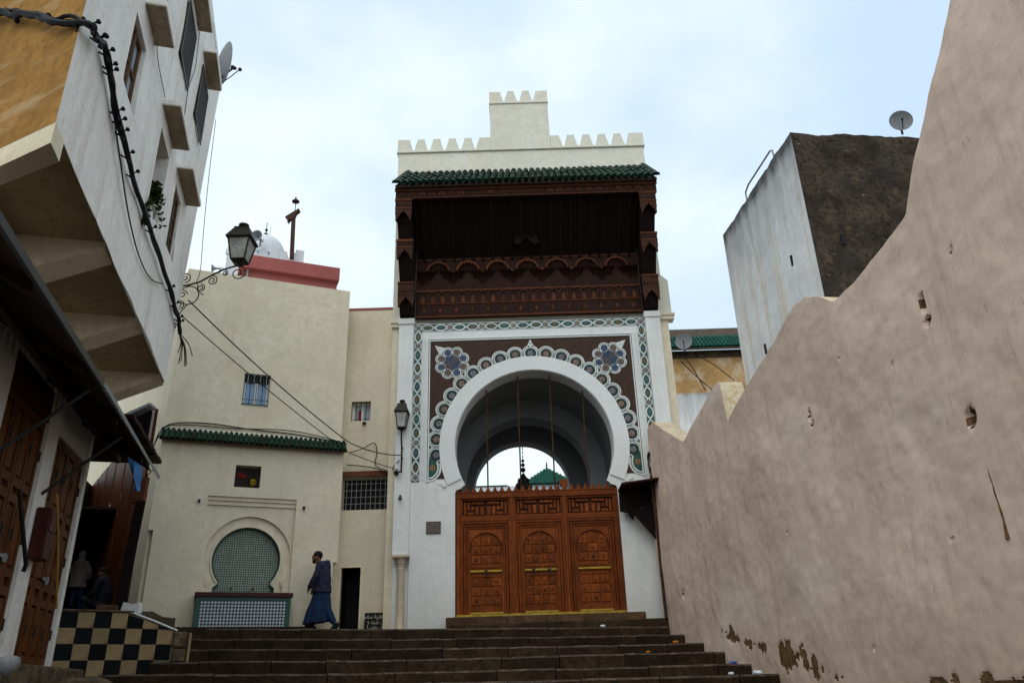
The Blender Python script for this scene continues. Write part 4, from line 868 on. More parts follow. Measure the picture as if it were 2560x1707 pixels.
# stepped side brackets
for sx in (-1,1):
    x0,x1=sorted((sx*2.955,sx*3.38)); xm=(x0+x1)/2; hw=(x1-x0)/2
    b=MB(); b.prism([(0,8.75),(-.2,8.8),(-.3,9.0),(-.34,9.6),(-.72,10.15),(-.76,10.6),(-1.1,11.08),(-1.19,11.6),(-1.19,11.92),(0,12.4)],x0+.03,x1-.03,'x'); br=b.build('bracket','canopy_dark',gt)
    for yf,z0,z1 in ((-1.30,11.12,11.599),(-.90,10.19,10.62),(-.45,9.05,9.62)):
        cusp=[(-hw,0)]+[(-hw*.92,-.02),(-hw*.9,-.16),(-hw*.72,-.13),(-hw*.66,-.06),(-hw*.48,-.03),(-hw*.42,.03),(-hw*.2,.05),(-.0,.14),(hw*.2,.05),(hw*.42,.03),(hw*.48,-.03),(hw*.66,-.06),(hw*.72,-.13),(hw*.9,-.16),(hw*.92,-.02)]+[(hw,0)]
        P=[(xm+u,z0+.02+w) for u,w in cusp]+[(x1,z1),(x0,z1)]
        b=MB(); b.prism(P,yf,yf+.06); b.build('bracket_front','carved_wood',br)
        b=MB(); b.box(x0-.012,x1+.012,yf-.02,yf+.1,z1-.05,z1+.012); b.build('bracket_moulding','canopy_light',br); b=MB(); b.box(x0-.008,x1+.008,yf-.012,yf-.001,z0+.2,z0+.225); b.build('bracket_moulding','canopy_light',br)
        so_=x1 if sx>0 else x0
        b=MB(); b.prism([(yf+.06,z0-.12),(yf+.06,z1),(0,z1),(-.0,z0+.1),(yf*.3,z0+.12),(yf*.6,z0+.06)],min(so_,so_-sx*.035),max(so_,so_-sx*.035),'x'); b.build('bracket_side','carved_wood',br)
        for i in range(5):
            b=MB(); b.prism([(xm-hw+.045+i*.083,z0+.26),(xm-hw+.08+i*.083,z0+.32),(xm-hw+.045+i*.083,z0+.38),(xm-hw+.01+i*.083,z0+.32)],yf-.015,yf-.001); b.build('carved_lozenge','canopy_wood',br)
# tiled roof
b=MB(); e0,e1,t0,t1=-3.38,3.44,-3.27,3.42
b.add([(e0,-1.42,11.95),(e1,-1.42,11.95),(t1,.09,13.35),(t0,.09,13.35),(e0,-1.42,11.90),(e1,-1.42,11.90),(t1,.09,12.2),(t0,.09,12.2)],[(0,1,2,3),(4,7,6,5),(0,4,5,1),(1,5,6,2),(3,7,4,0)])
rf=b.build('canopy_roof','roof_bed',gt)
gtile=cover_tile(.080,.47,seg=7); NC=39; sl=math.atan2(1.40,1.51)
for i in range(NC):
    u=(i+.5)/NC
    for j in range(5):
        t=(j+.42)/4.9; xe=e0+(e1-e0)*u; xt=t0+(t1-t0)*u; x=xe+(xt-xe)*t; y=-1.42+1.51*t-.06; z=11.95+1.40*t+.006+.004*(4-j)
        link('roof_tile',gtile,rf,(x,y+random.uniform(-.012,.012),z),(sl-R(2),R(random.uniform(-2,2)),R(random.uniform(-1.6,1.6))))
for sx,xe,xt in ((-1,e0,t0),(1,e1,t1)):
    for j in range(5):
        t=(j+.4)/4.9; link('ridge_tile',gtile,rf,(xe+(xt-xe)*t,-1.45+1.51*t,11.98+1.40*t+.04),(sl,0,math.atan2(-(xt-xe),1.5)))
# ================================================================ WOODEN GATE
dg=thing('wooden_gate','carved orange brown wooden gate with three arched doors and a toothed crest','gate',(GX+.015,GY+.12,0))
W0,W1_=-1.93,1.92; Z0,Z1=1.36,4.17
b=MB(); b.box(W0,W1_,.06,.12,Z0,Z1-.02); b.build('backing_board','door_dark',dg)
b=MB(); b.box(W0,W1_,-.06,.058,4.04,4.17); b.build('top_rail','door_wood',dg,bevel=.008)
b=MB(); b.box(W0,W1_,-.07,.058,4.171,4.195); b.build('crest_moulding','door_wood',dg)
TO=MB().prism([(-.065,0),(-.065,.02),(-.045,.035),(-.03,.08),(-.012,.115),(0,.14),(.012,.115),(.03,.08),(.045,.035),(.065,.02),(.065,0)],-.03,.03).mesh('crest_tooth','door_wood')
for i in range(23): link('crest_tooth',TO,dg,(-1.83+i*.1665,0,4.196))
BAY=[-1.235,.015,1.25]; HB=.575
for x in (-1.87,-.61,.633,1.87):
    b=MB(); b.box(x-.058,x+.058,-.05,.058,Z0+.05,4.038); b.build('post','door_wood',dg,bevel=.008)
    b=MB(); b.box(x-.022,x+.022,-.062,-.051,Z0+.06,4.03); b.build('post_fillet','door_panel',dg,bevel=.004)
FR=[(.02,.085,.03,.37),(.105,.165,.15,.37),(.105,.275,.03,.115),(.185,.505,.29,.37),(.19,.27,.15,.255),(.295,.375,.03,.255),(.40,.505,.03,.255)]
for n_,cx in enumerate(BAY):
    b=MB()
    for x0,x1,z0,z1 in ((-HB,HB,3.60,3.64),(-HB,HB,4.00,4.036),(-HB,-HB+.04,3.64,4.0),(HB-.04,HB,3.64,4.0)): b.box(cx+x0,cx+x1,-.02,.058,z0,z1)
    fz=b.build('frieze_frame','door_wood',dg)
    for h in (-1,1):
        for a,c,z0,z1 in FR:
            u0,u1=sorted((h*(.535-a),h*(.535-c))); q=MB(); q.box(cx+u0+.006,cx+u1-.006,.012,.058,3.625+z0*.95+.006,3.625+z1*.95-.006); q.build('frieze_panel','door_panel',fz,bevel=.012)
    b=MB(); b.box(cx-HB,cx+HB,-.05,.058,3.50,3.598); b.build('middle_rail','door_wood',dg,bevel=.008)
    for k,(ins,y) in enumerate(((0,-.045),(.065,-.025),(.125,-.005))):
        b=MB(); a=HB-ins; t=.052; zt=3.495-ins*.9
        b.box(cx-a,cx-a+t,y,.058,Z0+.06,zt); b.box(cx+a-t,cx+a,y,.058,Z0+.06,zt); b.box(cx-a+t,cx+a-t,y,.058,zt-t,zt); b.build('casing','door_wood',dg,bevel=.006)
    hw=.375; ztop=3.325
    A=arc(cx,2.86,.385,-25,205,30)
    b=MB(); b.prism([(cx-.395,1.45),(cx-.395,ztop),(cx+.395,ztop),(cx+.395,1.45),(cx+.365,1.45),(cx+.365,2.62)]+A+[(cx-.365,2.62),(cx-.365,1.45)],.012,.058)
    sp=b.build('arch_board','door_panel',dg)
    b=MB()
    for i in range(27):
        a=R(-22+224*i/26); b.ell((cx+.385*math.cos(a),.008,2.86+.385*math.sin(a)),.016,6,5)
    b.build('arch_beading','door_wood',sp)['kind']='stuff'
    lf=MB(); lf.box(cx-.365,cx+.365,.045,.059,1.45,3.24); lv=lf.build('door_leaf','door_wood',dg)
    cols=3 if n_!=1 else 4
    cw=.70/cols
    for z_0,rows in ((1.62,3),(2.53,3)):
        for j in range(rows):
            for i in range(cols):
                x0=cx-.35+i*cw; z0=z_0+j*.205
                if j==2 and z_0>2 and (i in(0,cols-1)) and cols==4: pass
                q=MB(); q.box(x0+.014,x0+cw-.014,.026,.046,z0+.012,z0+.193); q.build('leaf_panel','door_panel',lv,bevel=.014)
                q=MB(); q.box(x0+cw*.33,x0+cw*.67,.012,.027,z0+.065,z0+.14); q.build('panel_boss','door_dark' if (i*5+j*3+n_)%7==0 else 'door_wood',lv,bevel=.006)
    for z in (2.24,2.44): 
        q=MB(); q.box(cx-.33,cx+.33,.03,.046,z,z+.07); q.build('leaf_panel','door_panel',lv,bevel=.012)
    if n_==1:
        q=MB(); q.box(cx-.03,cx+.03,.0,.044,1.5,3.22); q.build('meeting_stile','door_wood',lv,bevel=.006)
    q=MB(); q.box(cx-.37,cx+.37,-.03,.01,2.345,2.39); q.build('brass_bar','brass',lv,bevel=.006)
    for kx in ((-.0,) if n_==0 else (-.16,.2) if n_==1 else ()):
        q=MB(); q.lathe([(.035,-.0),(.03,.02),(.012,.03)],10,(cx+kx,-.03,2.37),(0,-1,0)); ring(q,cx+kx,2.30,.04,.052,-.05,-.035,0,360,14); q.build('knocker','black_iron',lv)
    q=MB(); q.box(cx-.37,cx+.37,.0,.012,1.44,1.475); q.build('kick_strip','brass',lv)
b=MB(); b.box(W0,W1_,-.08,.06,1.365,1.425); b.build('brass_sill','brass',dg,bevel=.006)
# threshold steps
x=-2.1; k=0
for e in (-.75,.1,.95,1.75,2.28):
    b=MB(); b.box(x,e-.006,-.42,.6,.95,1.352); b.box(x,e-.006,-.42,.6,.95,1.352); 
    bb=MB(); bb.box(x,e-.006,-.40,.56,.98,1.35); bb.build('threshold_block','threshold_stone',stairs,loc=(GX,GY,0),bevel=.012); x=e
b=MB(); b.box(-2.0,2.75,-.62,.0,.95,1.19); b.build('threshold_block','stone_step',stairs,loc=(GX,GY,0),bevel=.02)
# hanging lantern in the passage
hl=thing('hanging_lantern','dark metal lantern hanging on a chain inside the arched passage','lantern',(.2,21.6,0))
b=MB()
for i in range(16):
    z=6.75-i*.06
    if i%2: b.box(-.014,.014,-.005,.005,z-.045,z+.02)
    else: b.box(-.005,.005,-.014,.014,z-.045,z+.02)
b.build('chain','black_iron',hl)
b=MB(); b.tube([(0,0,5.85),(0,0,5.1)],.012,6)
for z,r in ((5.72,.045),(5.6,.055),(5.46,.07)): b.ell((0,0,z),r,12,8)
b.build('stem','black_iron',hl,smooth=True)
b=MB(); b.lathe([(.03,5.36),(.06,5.3),(.10,5.24),(.16,5.2),(.17,5.1),(.22,5.06),(.24,4.9),(.3,4.86),(.3,4.7),(.2,4.5),(.05,4.4)],8); b.build('body','black_iron',hl)
# far pavilion seen through the arch
pv=thing('far_pavilion','distant white courtyard building with green tiled pyramid roof seen through the gate','pavilion',(1.65,40,0))
b=MB(); b.box(-1.3,1.3,-.05,2.6,0,9.30); b.build('wall','dome_white',pv)
q=MB(); q.add([(-1.4,-.25,9.32),(1.4,-.25,9.32),(0,1.25,10.5),(-1.4,2.75,9.32),(1.4,2.75,9.32)],[(0,1,2),(1,4,2),(4,3,2),(3,0,2),(0,3,4,1)]); q.build('roof_slope','far_tile',pv)
for i in range(17):
    x=-1.36+i*.17; t=1-abs(x)/1.4; q=MB(); q.tube([(x,-.27,9.33),(x,-.27+1.5*t,9.33+1.18*t)],.045,6); q.build('roof_tile_row','far_tile',pv,smooth=True)
q=MB(); q.lathe([(.04,10.46),(.06,10.52),(.03,10.58),(.05,10.64),(.01,10.85)],8,(0,1.25,0)); q.build('finial','black_iron',pv)
b=MB(); b.box(-7,-1.31,-.2,.3,0,9.24); b.build('parapet_wall','dome_white',pv)
b=MB(); b.box(-7,-2.1,-.25,.3,9.242,9.29); b.build('parapet_tiles','far_tile',pv)
b=MB(); b.box(.55,1.05,-.6,-.3,9.1,9.42); b.build('wooden_box','door_wood',pv)
# ================================================================ SMALLER THINGS
def spiral(c,r0,r1,a0,turns,n=26): return [(c[0]+(r0+(r1-r0)*i/n)*math.cos(a0+turns*2*PI*i/n),0,c[1]+(r0+(r1-r0)*i/n)*math.sin(a0+turns*2*PI*i/n)) for i in range(n+1)]
def lantern_cage(t,cx,cy,z0,s,sz):
    """four sided street lantern: base at z0, s = half width at the eaves, sz = total height"""
    hb=s*.6; ze=z0+sz*.56; zh=z0+sz*.84
    def sq(h,z): return [(cx-h,cy-h,z),(cx+h,cy-h,z),(cx+h,cy+h,z),(cx-h,cy+h,z)]
    b=MB(); lo,hi=sq(hb,z0+sz*.08),sq(s*.94,ze); w=.016*sz/.9
    for i in range(4): b.tube([lo[i],hi[i]],w,5); b.tube([lo[i],lo[(i+1)%4]],w,5); b.tube([hi[i],hi[(i+1)%4]],w,5)
    b.build('cage','lantern_iron',t)
    for i in range(4):
        j=(i+1)%4; c=Vector((cx,cy,0)); q=[Vector(lo[i]),Vector(lo[j]),Vector(hi[j]),Vector(hi[i])]; q=[tuple(p+(Vector((cx,cy,p.z))-p)*.05) for p in q]
        MB().add(q,[(0,1,2,3)]).build('glass_pane','lantern_glass',t)
    b=MB(); b.loft([sq(s*1.1,ze),sq(s*1.14,ze+.02*sz),sq(s*.62,zh),sq(s*.66,zh+.02*sz),sq(s*.5,zh+.03*sz)]); b.build('hood','lantern_iron',t)
    b=MB(); b.lathe([(s*.34,zh+.03*sz),(s*.34,zh+.10*sz),(s*.46,zh+.10*sz),(s*.46,zh+.14*sz),(s*.2,zh+.16*sz)],14,(cx,cy,0)); b.build('vent_cap','lantern_iron',t,smooth=True)
    b=MB(); b.loft([sq(.03,z0),sq(hb*1.0,z0+sz*.075)]); b.build('base_cup','lantern_iron',t)
    b=MB(); b.lathe([(.03*sz,z0+.1*sz),(.05*sz,z0+.18*sz),(.03*sz,z0+.3*sz)],10,(cx,cy,0)); b.build('bulb','curtain',t)
sl_=thing('street_lantern','black square street lantern on scrolled iron bracket at the corner of the white house','lantern',(-6.2,13.05,0))
lantern_cage(sl_,1.05,0,7.44,.215,.90)
b=MB(); b.box(-.02,.02,-.015,.015,6.15,7.62); 
b.tube([(0,0,7.02),(.15,0,7.04),(.35,0,7.10),(.6,0,7.26),(.8,0,7.36),(1.0,0,7.42),(1.13,0,7.40)],.017,6)
for p in (spiral((1.05,7.26),.16,.03,PI/2+.2,-1.6),spiral((.17,6.82),.19,.19,0,1),spiral((.06,7.2),.11,.02,-PI/2,1.5),spiral((.05,6.85),.09,.02,0,1.5),spiral((.02,6.62),.10,.02,PI/2,-1.6),spiral((.58,7.12),.10,.02,PI/2,-1.6),spiral((.38,6.97),.08,.02,PI/2,-1.6),spiral((.8,7.27),.06,.015,PI/2,-1.5),spiral((-.0,6.35),.07,.02,PI/2,-1.3)): b.tube(p,.011,5)
b.tube([(.3,0,7.08),(.33,0,6.9),(.45,0,6.82)],.01,5); b.tube([(.17,0,6.63),(.08,0,6.5),(.01,0,6.3)],.011,5); b.tube([(1.05,0,7.40),(1.05,0,7.47)],.03,7)
b.build('bracket','lantern_iron',sl_)
gl=thing('wall_lantern','small green black lantern on a crooked iron pole fixed to the gate pilaster','lantern',(GX-3.2,GY-.3,0))
lantern_cage(gl,0,0,5.66,.155,.78)
b=MB(); b.tube([(0,0,5.68),(.0,0,5.45),(.02,0,5.2),(.02,0,4.62)],.022,7); b.tube([(.02,0,4.66),(-.12,.12,4.66)],.02,6); b.tube([(.02,0,5.2),(.06,0,5.22)],.018,6); b.tube([(.02,0,5.02),(.02,.2,5.02)],.015,6); b.build('pole','lantern_iron',gl)
b=MB(); b.lathe([(.06,0),(.06,.05),(.03,.06)],12,(-.12,.16,4.66),(0,-1,0)); b.build('wall_boss','lantern_iron',gl)
def spot(name,label,p):
    t=thing(name,label,'light',p); b=MB(); b.box(-.02,.02,0,.06,-.02,.02); b.build('arm','black_iron',t); b=MB(); b.lathe([(.03,-.05),(.045,.05),(.02,.055)],10,(0,-.03,-.02),(0,-.3,-1)); b.build('head','black_iron',t)
spot('wall_spotlight','tiny dark spotlight on the left gate pilaster below the small lantern',(GX-3.2,GY-.18,4.08))
# ---- cable bundle along the white house
cb=thing('cable_bundle','thick bundle of black cables clipped along the white and ochre house','cable',LB.P,LB.a)
ox,oy=-ey*.09,-.09*.3
no=Vector((-.44,-.9,0)); ox,oy=no.dot(LB.x)*.09,no.dot(LB.y)*.09
path=[(-7.0+ex*t_+ox,ey*t_+oy,z_) for t_,z_ in ((2.4,7.45),(1.6,7.06),(1.14,6.84),(.68,6.55),(.26,6.30))]+[(-7.05,-.10,6.17),(-6.85,-.09,6.22),(-6.5,-.07,6.42),(-6.1,-.06,6.40),(-5.6,-.06,6.25),(-4.5,-.06,6.14),(-3.5,-.06,6.17),(-2.6,-.06,6.18),(-1.3,-.06,6.2),(-.4,-.06,6.19),(.1,-.06,6.17),(.32,-.07,6.02)]
def refine(P,n=5):
    out=[]; V=[Vector(p) for p in P]
    for i in range(len(V)-1):
        p0=V[max(i-1,0)];p1=V[i];p2=V[i+1];p3=V[min(i+2,len(V)-1)]
        for k in range(n):
            t=k/n; out.append(.5*((2*p1)+(p2-p0)*t+(2*p0-5*p1+4*p2-p3)*t*t+(3*p1-p0-3*p2+p3)*t**3))
    return out+[V[-1]]
PP=refine(path,6)
for k in range(6):
    b=MB(); ph=k*1.9; pts=[p+Vector((0,-.012+.03*noise2(i*.25,ph,2),.055*noise2(i*.22+ph,k,4)*(2.4 if i<28 else .9))) for i,p in enumerate(PP)]
    b.tube(pts,[.032,.027,.022,.018,.013,.010][k],6); b.build('cable','cable_black',cb,smooth=True)
for i in sorted(random.Random(5).sample(range(24,len(PP)-1),17)):
    p=PP[i]; b=MB(); b.tube([p+Vector((0,.06,-.01)),p+Vector((0,-.03,-.06)),p+Vector((.02,-.04,-.08))],.012,5); b.ell(p+Vector((.02,-.04,-.09)),.022,7,5); b.build('clip','cable_black',cb)
    b=MB(); b.tube([p,p+Vector((.02,-.05,.06))],.01,5); b.lathe([(.015,0),(.026,.015),(.026,.035),(.015,.04)],8,p+Vector((.02,-.05,.06)),(.2,-.5,.6)); b.build('connector','cable_black',cb)
for k in range(7):
    p=PP[-1]; b=MB(); e_=Vector((random.uniform(-.05,.25),random.uniform(-.25,.0),-random.uniform(.25,.6))); b.tube(refine([p,p+e_*.5+Vector((.03,-.03,.05)),p+e_],4),.009,5); b.build('loose_end','cable_black',cb)
for i in (4,8,12,17,20):
    p=PP[i]; b=MB(); b.ell(p+Vector((0,-.05,.04 if i%3 else -.1)),(.04,.03,.035),8,6); b.build('junction','cable_black',cb)
tw_=MB(); tw_.tube(refine([LB.w(-6.0,-.05,6.36),LB.w(-5.1,-.05,6.0),LB.w(-4.2,-.04,5.72),LB.w(-3.3,-.04,5.6),LB.w(-2.4,-.04,5.72),LB.w(-1.6,-.05,6.05)],5),.010,5)
tag(tw_.build('slack_wire','cable_black'),'slack black wire drooping below the cable bundle on the white house','wire')
def wire(label,pts,r=.009,name='overhead_wire',n=6):
    b=MB(); b.tube(refine(pts,n),r,5); return tag(b.build(name,'cable_black'),label,'wire')
a1=Vector((-6.02,13.05,6.72)); c1=FO.w(.06,-.06,5.42); l1=Vector((GX-3.18,GY-.3,5.05))
wire('upper twisted wire running from the street lantern bracket down to the gate lantern',sag(a1,c1,.10,8)+sag(c1,l1,.09,6)[1:],.013,n=3)
a2=Vector((-6.12,13.05,6.42)); c2=FO.w(.03,-.12,5.16); l2=Vector((GX-3.25,GY-.2,4.72))
wire('lower wire running from the house corner across the cream facade',sag(a2,c2,.06,8)+sag(c2,l2,.03,6)[1:],.010,n=3)
wire('thin wire hanging straight down past the roof edge to the lantern bracket',[LB.w(.97,-.03,11.4),LB.w(.93,-.06,10.2),LB.w(.86,-.10,9.3),LB.w(.8,-.15,8.4),LB.w(.75,-.2,7.6),Vector((-5.92,13.05,7.1))],.007)
wire('grey cable lying along the cream facade above the green tile strip',[FO.w(-4.25,-.02,4.55),FO.w(-4.15,-.03,5.0),FO.w(-4.02,-.02,5.4),FO.w(-3.7,.05,5.58),FO.w(-3.0,.06,5.62),FO.w(-2.2,.05,5.56),FO.w(-1.2,.05,5.52),FO.w(-.4,.05,5.44),FO.w(.04,-.02,5.38)],.014)
wire('second cable bunched above the green tile strip',[FO.w(-4.2,-.03,4.7),FO.w(-4.08,-.03,5.2),FO.w(-3.8,.04,5.52),FO.w(-2.5,.05,5.55),FO.w(-1.3,.04,5.6),FO.w(-.3,.05,5.47),FO.w(.06,-.04,5.34)],.011)
wire('looping cable on the narrow cream wall below its barred window',[(-4.1,18.8,5.32),(-3.8,18.8,5.4),(-3.5,18.82,5.55),(-3.42,18.82,5.3),(-3.45,18.82,5.0),(-3.2,18.8,4.85),(-3.02,18.75,4.74),(-2.95,18.5,4.85),(-2.78,18.3,4.95)],.012)
wire('cable bunch sagging over the timber lintel towards the gate',[(-4.15,18.82,5.02),(-3.8,18.82,4.98),(-3.4,18.82,4.9),(-3.1,18.8,4.74),(-2.98,18.7,4.6),(-3.15,18.8,4.35)],.013)
wire('thin wire hanging from the lowest nearest window hood on the white house',[LB.w(-4.4,-.1,9.6),LB.w(-4.38,-.03,9.0),LB.w(-4.3,-.02,8.4),LB.w(-3.4,-.02,8.3)],.006)
wire('crooked thin wire down the white house between the barred windows',[LB.w(-1.9,-.02,11.1),LB.w(-1.75,-.02,10.4),LB.w(-2.0,-.02,9.7),LB.w(-1.95,-.02,9.0),LB.w(-2.2,-.02,8.6)],.006)
# tangle at the right of the gate
tg=thing('cable_tangle','tangle of black cables where the pink wall meets the gate','cable',(3.16,18.12,4.2))
for k in range(6):
    b=MB(); b.tube(refine([(random.uniform(-.05,.05),random.uniform(-.05,.02),.0+.14*i+random.uniform(-.03,.03)) for i in range(6)],4),.012,5); b.build('cable','cable_black',tg)
# ---- window plant
pl_=thing('window_plant','bushy green plant hanging from the dark window of the white house','plant',LB.w(-2.75,-.08,6.7))
b=MB(); b.lathe([(.10,-.16),(.13,.0),(.14,.04),(.12,.04)],12,(-.2,0,-.02)); b.build('pot','pot',pl_,smooth=True)
b=MB(); rnd=random.Random(3)
for k in range(70):
    x0=rnd.uniform(-.28,.0); L=rnd.uniform(.45,1.4); base=Vector((x0,-.05,.12+rnd.uniform(-.1,.35))); p=base.copy(); d=Vector((rnd.uniform(-.2,.12),-.6*rnd.random(),.35))
    stem=[p.copy()]
    for i in range(8):
        d=(d+Vector((0,0,-.35))).normalized(); p=p+d*L/8*(1 if i>2 else .6); p.y=min(p.y,.02); stem.append(p.copy())
        for q in range(8):
            n_=Vector((rnd.uniform(-1,1),rnd.uniform(-1,.3),rnd.uniform(-.6,.7))).normalized(); l=rnd.uniform(.045,.085); w=n_.cross(Vector((rnd.random(),rnd.random(),rnd.random()))).normalized()*l*.26
            b.k=rnd.choice((0,0,1)); b.add([p,p+n_*l*.5+w,p+n_*l,p+n_*l*.5-w],[(0,1,2,3)])
    b.k=1; b.tube(stem,.005,4,False)
o=b.build('foliage',['leaf','leaf_dark'],pl_)
# ---- sign board with lettering
sg=thing('chalk_signboard','black signboard with pale arabic lettering leaning beside the dark doorway','sign',(-3.22,18.62,1.08)); sg.rotation_euler=(R(-7),0,0)
b=MB(); b.box(-.30,.30,0,.03,0,.47); b.build('board','board_black',sg)
def text(body,x,z,size,mat_,parent,y=-.003,name='lettering',align='CENTER'):
    c=bpy.data.curves.new('txt','FONT'); c.body=body; c.size=size; c.align_x=align; c.extrude=.001; o=bpy.data.objects.new('txt',c); COL.objects.link(o)
    bpy.context.view_layer.update(); me=bpy.data.meshes.new_from_object(o.evaluated_get(bpy.context.evaluated_depsgraph_get())); bpy.data.objects.remove(o)
    me.materials.clear(); me.materials.append(MATS[mat_]); q=link(name,me,parent,(x,y,z),(R(90),0,0)); return q
FORMS={'ا':('\uFE8D','\uFE8E'),'ب':('\uFE8F','\uFE90','\uFE91','\uFE92'),'ة':('\uFE93','\uFE94'),'ت':('\uFE95','\uFE96','\uFE97','\uFE98'),'ر':('\uFEAD','\uFEAE'),'س':('\uFEB1','\uFEB2','\uFEB3','\uFEB4'),'ش':('\uFEB5','\uFEB6','\uFEB7','\uFEB8'),'ع':('\uFEC9','\uFECA','\uFECB','\uFECC'),'ق':('\uFED5','\uFED6','\uFED7','\uFED8'),'ك':('\uFED9','\uFEDA','\uFEDB','\uFEDC'),'ل':('\uFEDD','\uFEDE','\uFEDF','\uFEE0'),'م':('\uFEE1','\uFEE2','\uFEE3','\uFEE4'),'ن':('\uFEE5','\uFEE6','\uFEE7','\uFEE8'),'ه':('\uFEE9','\uFEEA','\uFEEB','\uFEEC'),'و':('\uFEED','\uFEEE'),'ي':('\uFEF1','\uFEF2','\uFEF3','\uFEF4'),'ء':('\uFE80',),'ى':('\uFEEF','\uFEF0')}
def arabic(s):
    """joins the letters into their presentation forms and reverses them for left-to-right setting"""
    out=[]
    for i,c in enumerate(s):
        f=FORMS.get(c)
        if not f: out.append(c); continue
        pr=i>0 and s[i-1] in FORMS and len(FORMS[s[i-1]])==4; nx=i+1<len(s) and s[i+1] in FORMS and len(f)==4 and len(FORMS[s[i+1]])>1
        out.append(f[3] if pr and nx else f[2] if nx else f[1] if pr and len(f)>1 else f[0])
    return ''.join(out[::-1])
text(arabic('وكالة عقارية مناسبة'),0,.345,.105,'chalk',sg)
text(arabic('. بيع . شراء'),.06,.225,.10,'chalk',sg); text(arabic('. كراء . رهن'),.06,.125,.10,'chalk',sg); text(arabic('اتصل بنا').replace('ص','\uFEBB'),.06,.045,.07,'plaque_line',sg)
b=MB(); b.tube([(-.235,-.004,.27),(-.20,-.004,.28),(-.205,-.004,.22),(-.23,-.004,.16),(-.2,-.004,.13)],.006,4); b.build('lettering','chalk',sg)
b=MB(); b.box(-.2,.02,-.02,-.001,.0,.02); b.build('chalk_ledge','plaque_line',sg)
# ---- little wooden awning right of the gate
sa=thing('small_awning','small dark jagged wooden awning tucked between the gate and the pink wall','awning',(3.2,18.0,0))
for i in range(5):
    b=MB(); x0=-.82+i*.178; b.prism([(x0,4.04+.02*i),(x0+.172,4.055+.02*i),(x0+.172,4.095+.02*i),(x0,4.08+.02*i)],-.45,.35); b.build('roof_board','awning_wood',sa)
b=MB(); b.prism([(-.82,4.04),(.04,4.13),(.04,3.62),(-.1,3.7),(-.2,3.62),(-.3,3.66),(-.42,3.52),(-.5,3.56),(-.53,3.36),(-.62,3.44),(-.62,3.52),(-.82,3.56)],.22,.26); b.build('fascia','canopy_dark',sa)
b=MB(); b.prism([(-.55,3.5),(.0,3.75),(.0,3.0),(-.04,2.88),(-.09,2.9)],.1,.14); b.build('bracket','canopy_dark',sa)
b=MB(); b.box(-.03,.03,-.1,.0,2.9,4.1); b.build('post','old_timber',sa)
# ---- torn canopy, blue sheet, shop clutter at the alley mouth
tc_=thing('torn_canopy','torn dark wooden canopy with bent metal edge at the alley mouth','awning',(-7.75,15.5,0))
for i in range(4):
    b=MB(); x=-.32+i*.13; b.prism([(x,5.20+.07*i),(x+.125,5.26+.07*i),(x+.125,4.82-.02*(i%2)),(x+.06,4.76),(x,4.72+.03*i)],-.02,.02); b.build('board','canopy_dark',tc_)
b=MB(); b.prism([(-.36,5.24),(.24,5.52),(.25,5.46),(-.34,5.16)],-.25,.05); b.build('metal_edge','grey_metal',tc_,bevel=.006)
b=MB(); b.tube([(-.3,0,4.9),(.2,.05,5.3)],.02,5); b.build('strut','grey_metal',tc_)
b=MB(); rows=[]
for i in range(9):
    t=i/8; x=-7.22+.36*t; z=4.42-1.05*t; w=.07+.09*math.sin(PI*min(1,t*1.1))*(1 if t<.85 else .5)
    rows.append([(x-w*.2,13.95+.03*math.sin(i*1.3),z),(x+w*.4,13.9+.05*math.sin(i*1.7+1),z-.02),(x+w,14.0+.04*math.sin(i+2),z-.01),(x+w*.45,13.93+.05*math.sin(i*1.7+1),z-.02)])
b.loft(rows); tag(b.build('blue_sheet','blue_sheet',smooth=True),'strip of blue plastic sheet hanging from the awning end','sheet')
b=MB(); b.box(-1.98,-1.66,.78,.965,1.68,2.36); mb_=tag(b.build('meter_box','maroon_metal',loc=LB.P,rot=(0,0,LB.a),bevel=.015),'dark red metal box fixed to the white pillar between the shop doors','box')
b=MB(); b.box(-1.95,-1.69,.768,.779,2.05,2.33); b.build('lid','maroon_metal',mb_,bevel=.004)
b=MB(); b.tube([LB.w(-1.6,.86,2.62),LB.w(-1.15,.86,2.1),LB.w(-.39,.9,1.2)],.016,6); tag(b.build('yellow_stick','yellow_pole'),'yellow wooden stick leaning across the second shop door','stick')
b=MB(); b.tube([LB.w(-3.05,.88,2.35),LB.w(-2.35,.84,1.55),LB.w(-2.33,.86,1.47)],.028,6); b.box(-5.55,-5.5,0,.01,0,.01) if False else None; tag(b.build('door_bar','black_iron'),'black iron bar slanting across the first shop door','bar')
for k,(x,z) in enumerate(((-.85,1.55),(-2.75,1.6))):
    b=MB(); b.box(x-.14,x+.14,.985,1.0,z-.02,z+.02); b.box(x-.04,x+.04,.96,.985,z-.07,z+.03); tag(b.build('padlock','grey_metal',loc=LB.P,rot=(0,0,LB.a)),('steel padlock on the second shop door','steel padlock on the first shop door')[k],'lock')
b=MB(); b.prism([(-.16,0),(.16,.02),(.15,.19),(.03,.16),(-.12,.2)],-.05,.05); tag(b.build('paper_sack','paper_white',loc=(-6.40,13.5,1.2)),'crumpled white paper sack on the checkered wall','sack')
b=MB(); b.box(-.16,.16,-.12,.12,0,.13); tag(b.build('cardboard_box','cardboard',loc=(-6.85,13.6,1.24),rot=(0,0,.4),bevel=.01),'brown cardboard box behind the white sack','box')
b=MB(); b.box(-.09,.09,-.04,.04,0,2.5); tag(b.build('timber_post','canopy_dark',loc=(-7.72,15.8,1.3),rot=(0,R(2),R(20)),bevel=.01),'dark timber post standing at the alley mouth','post')
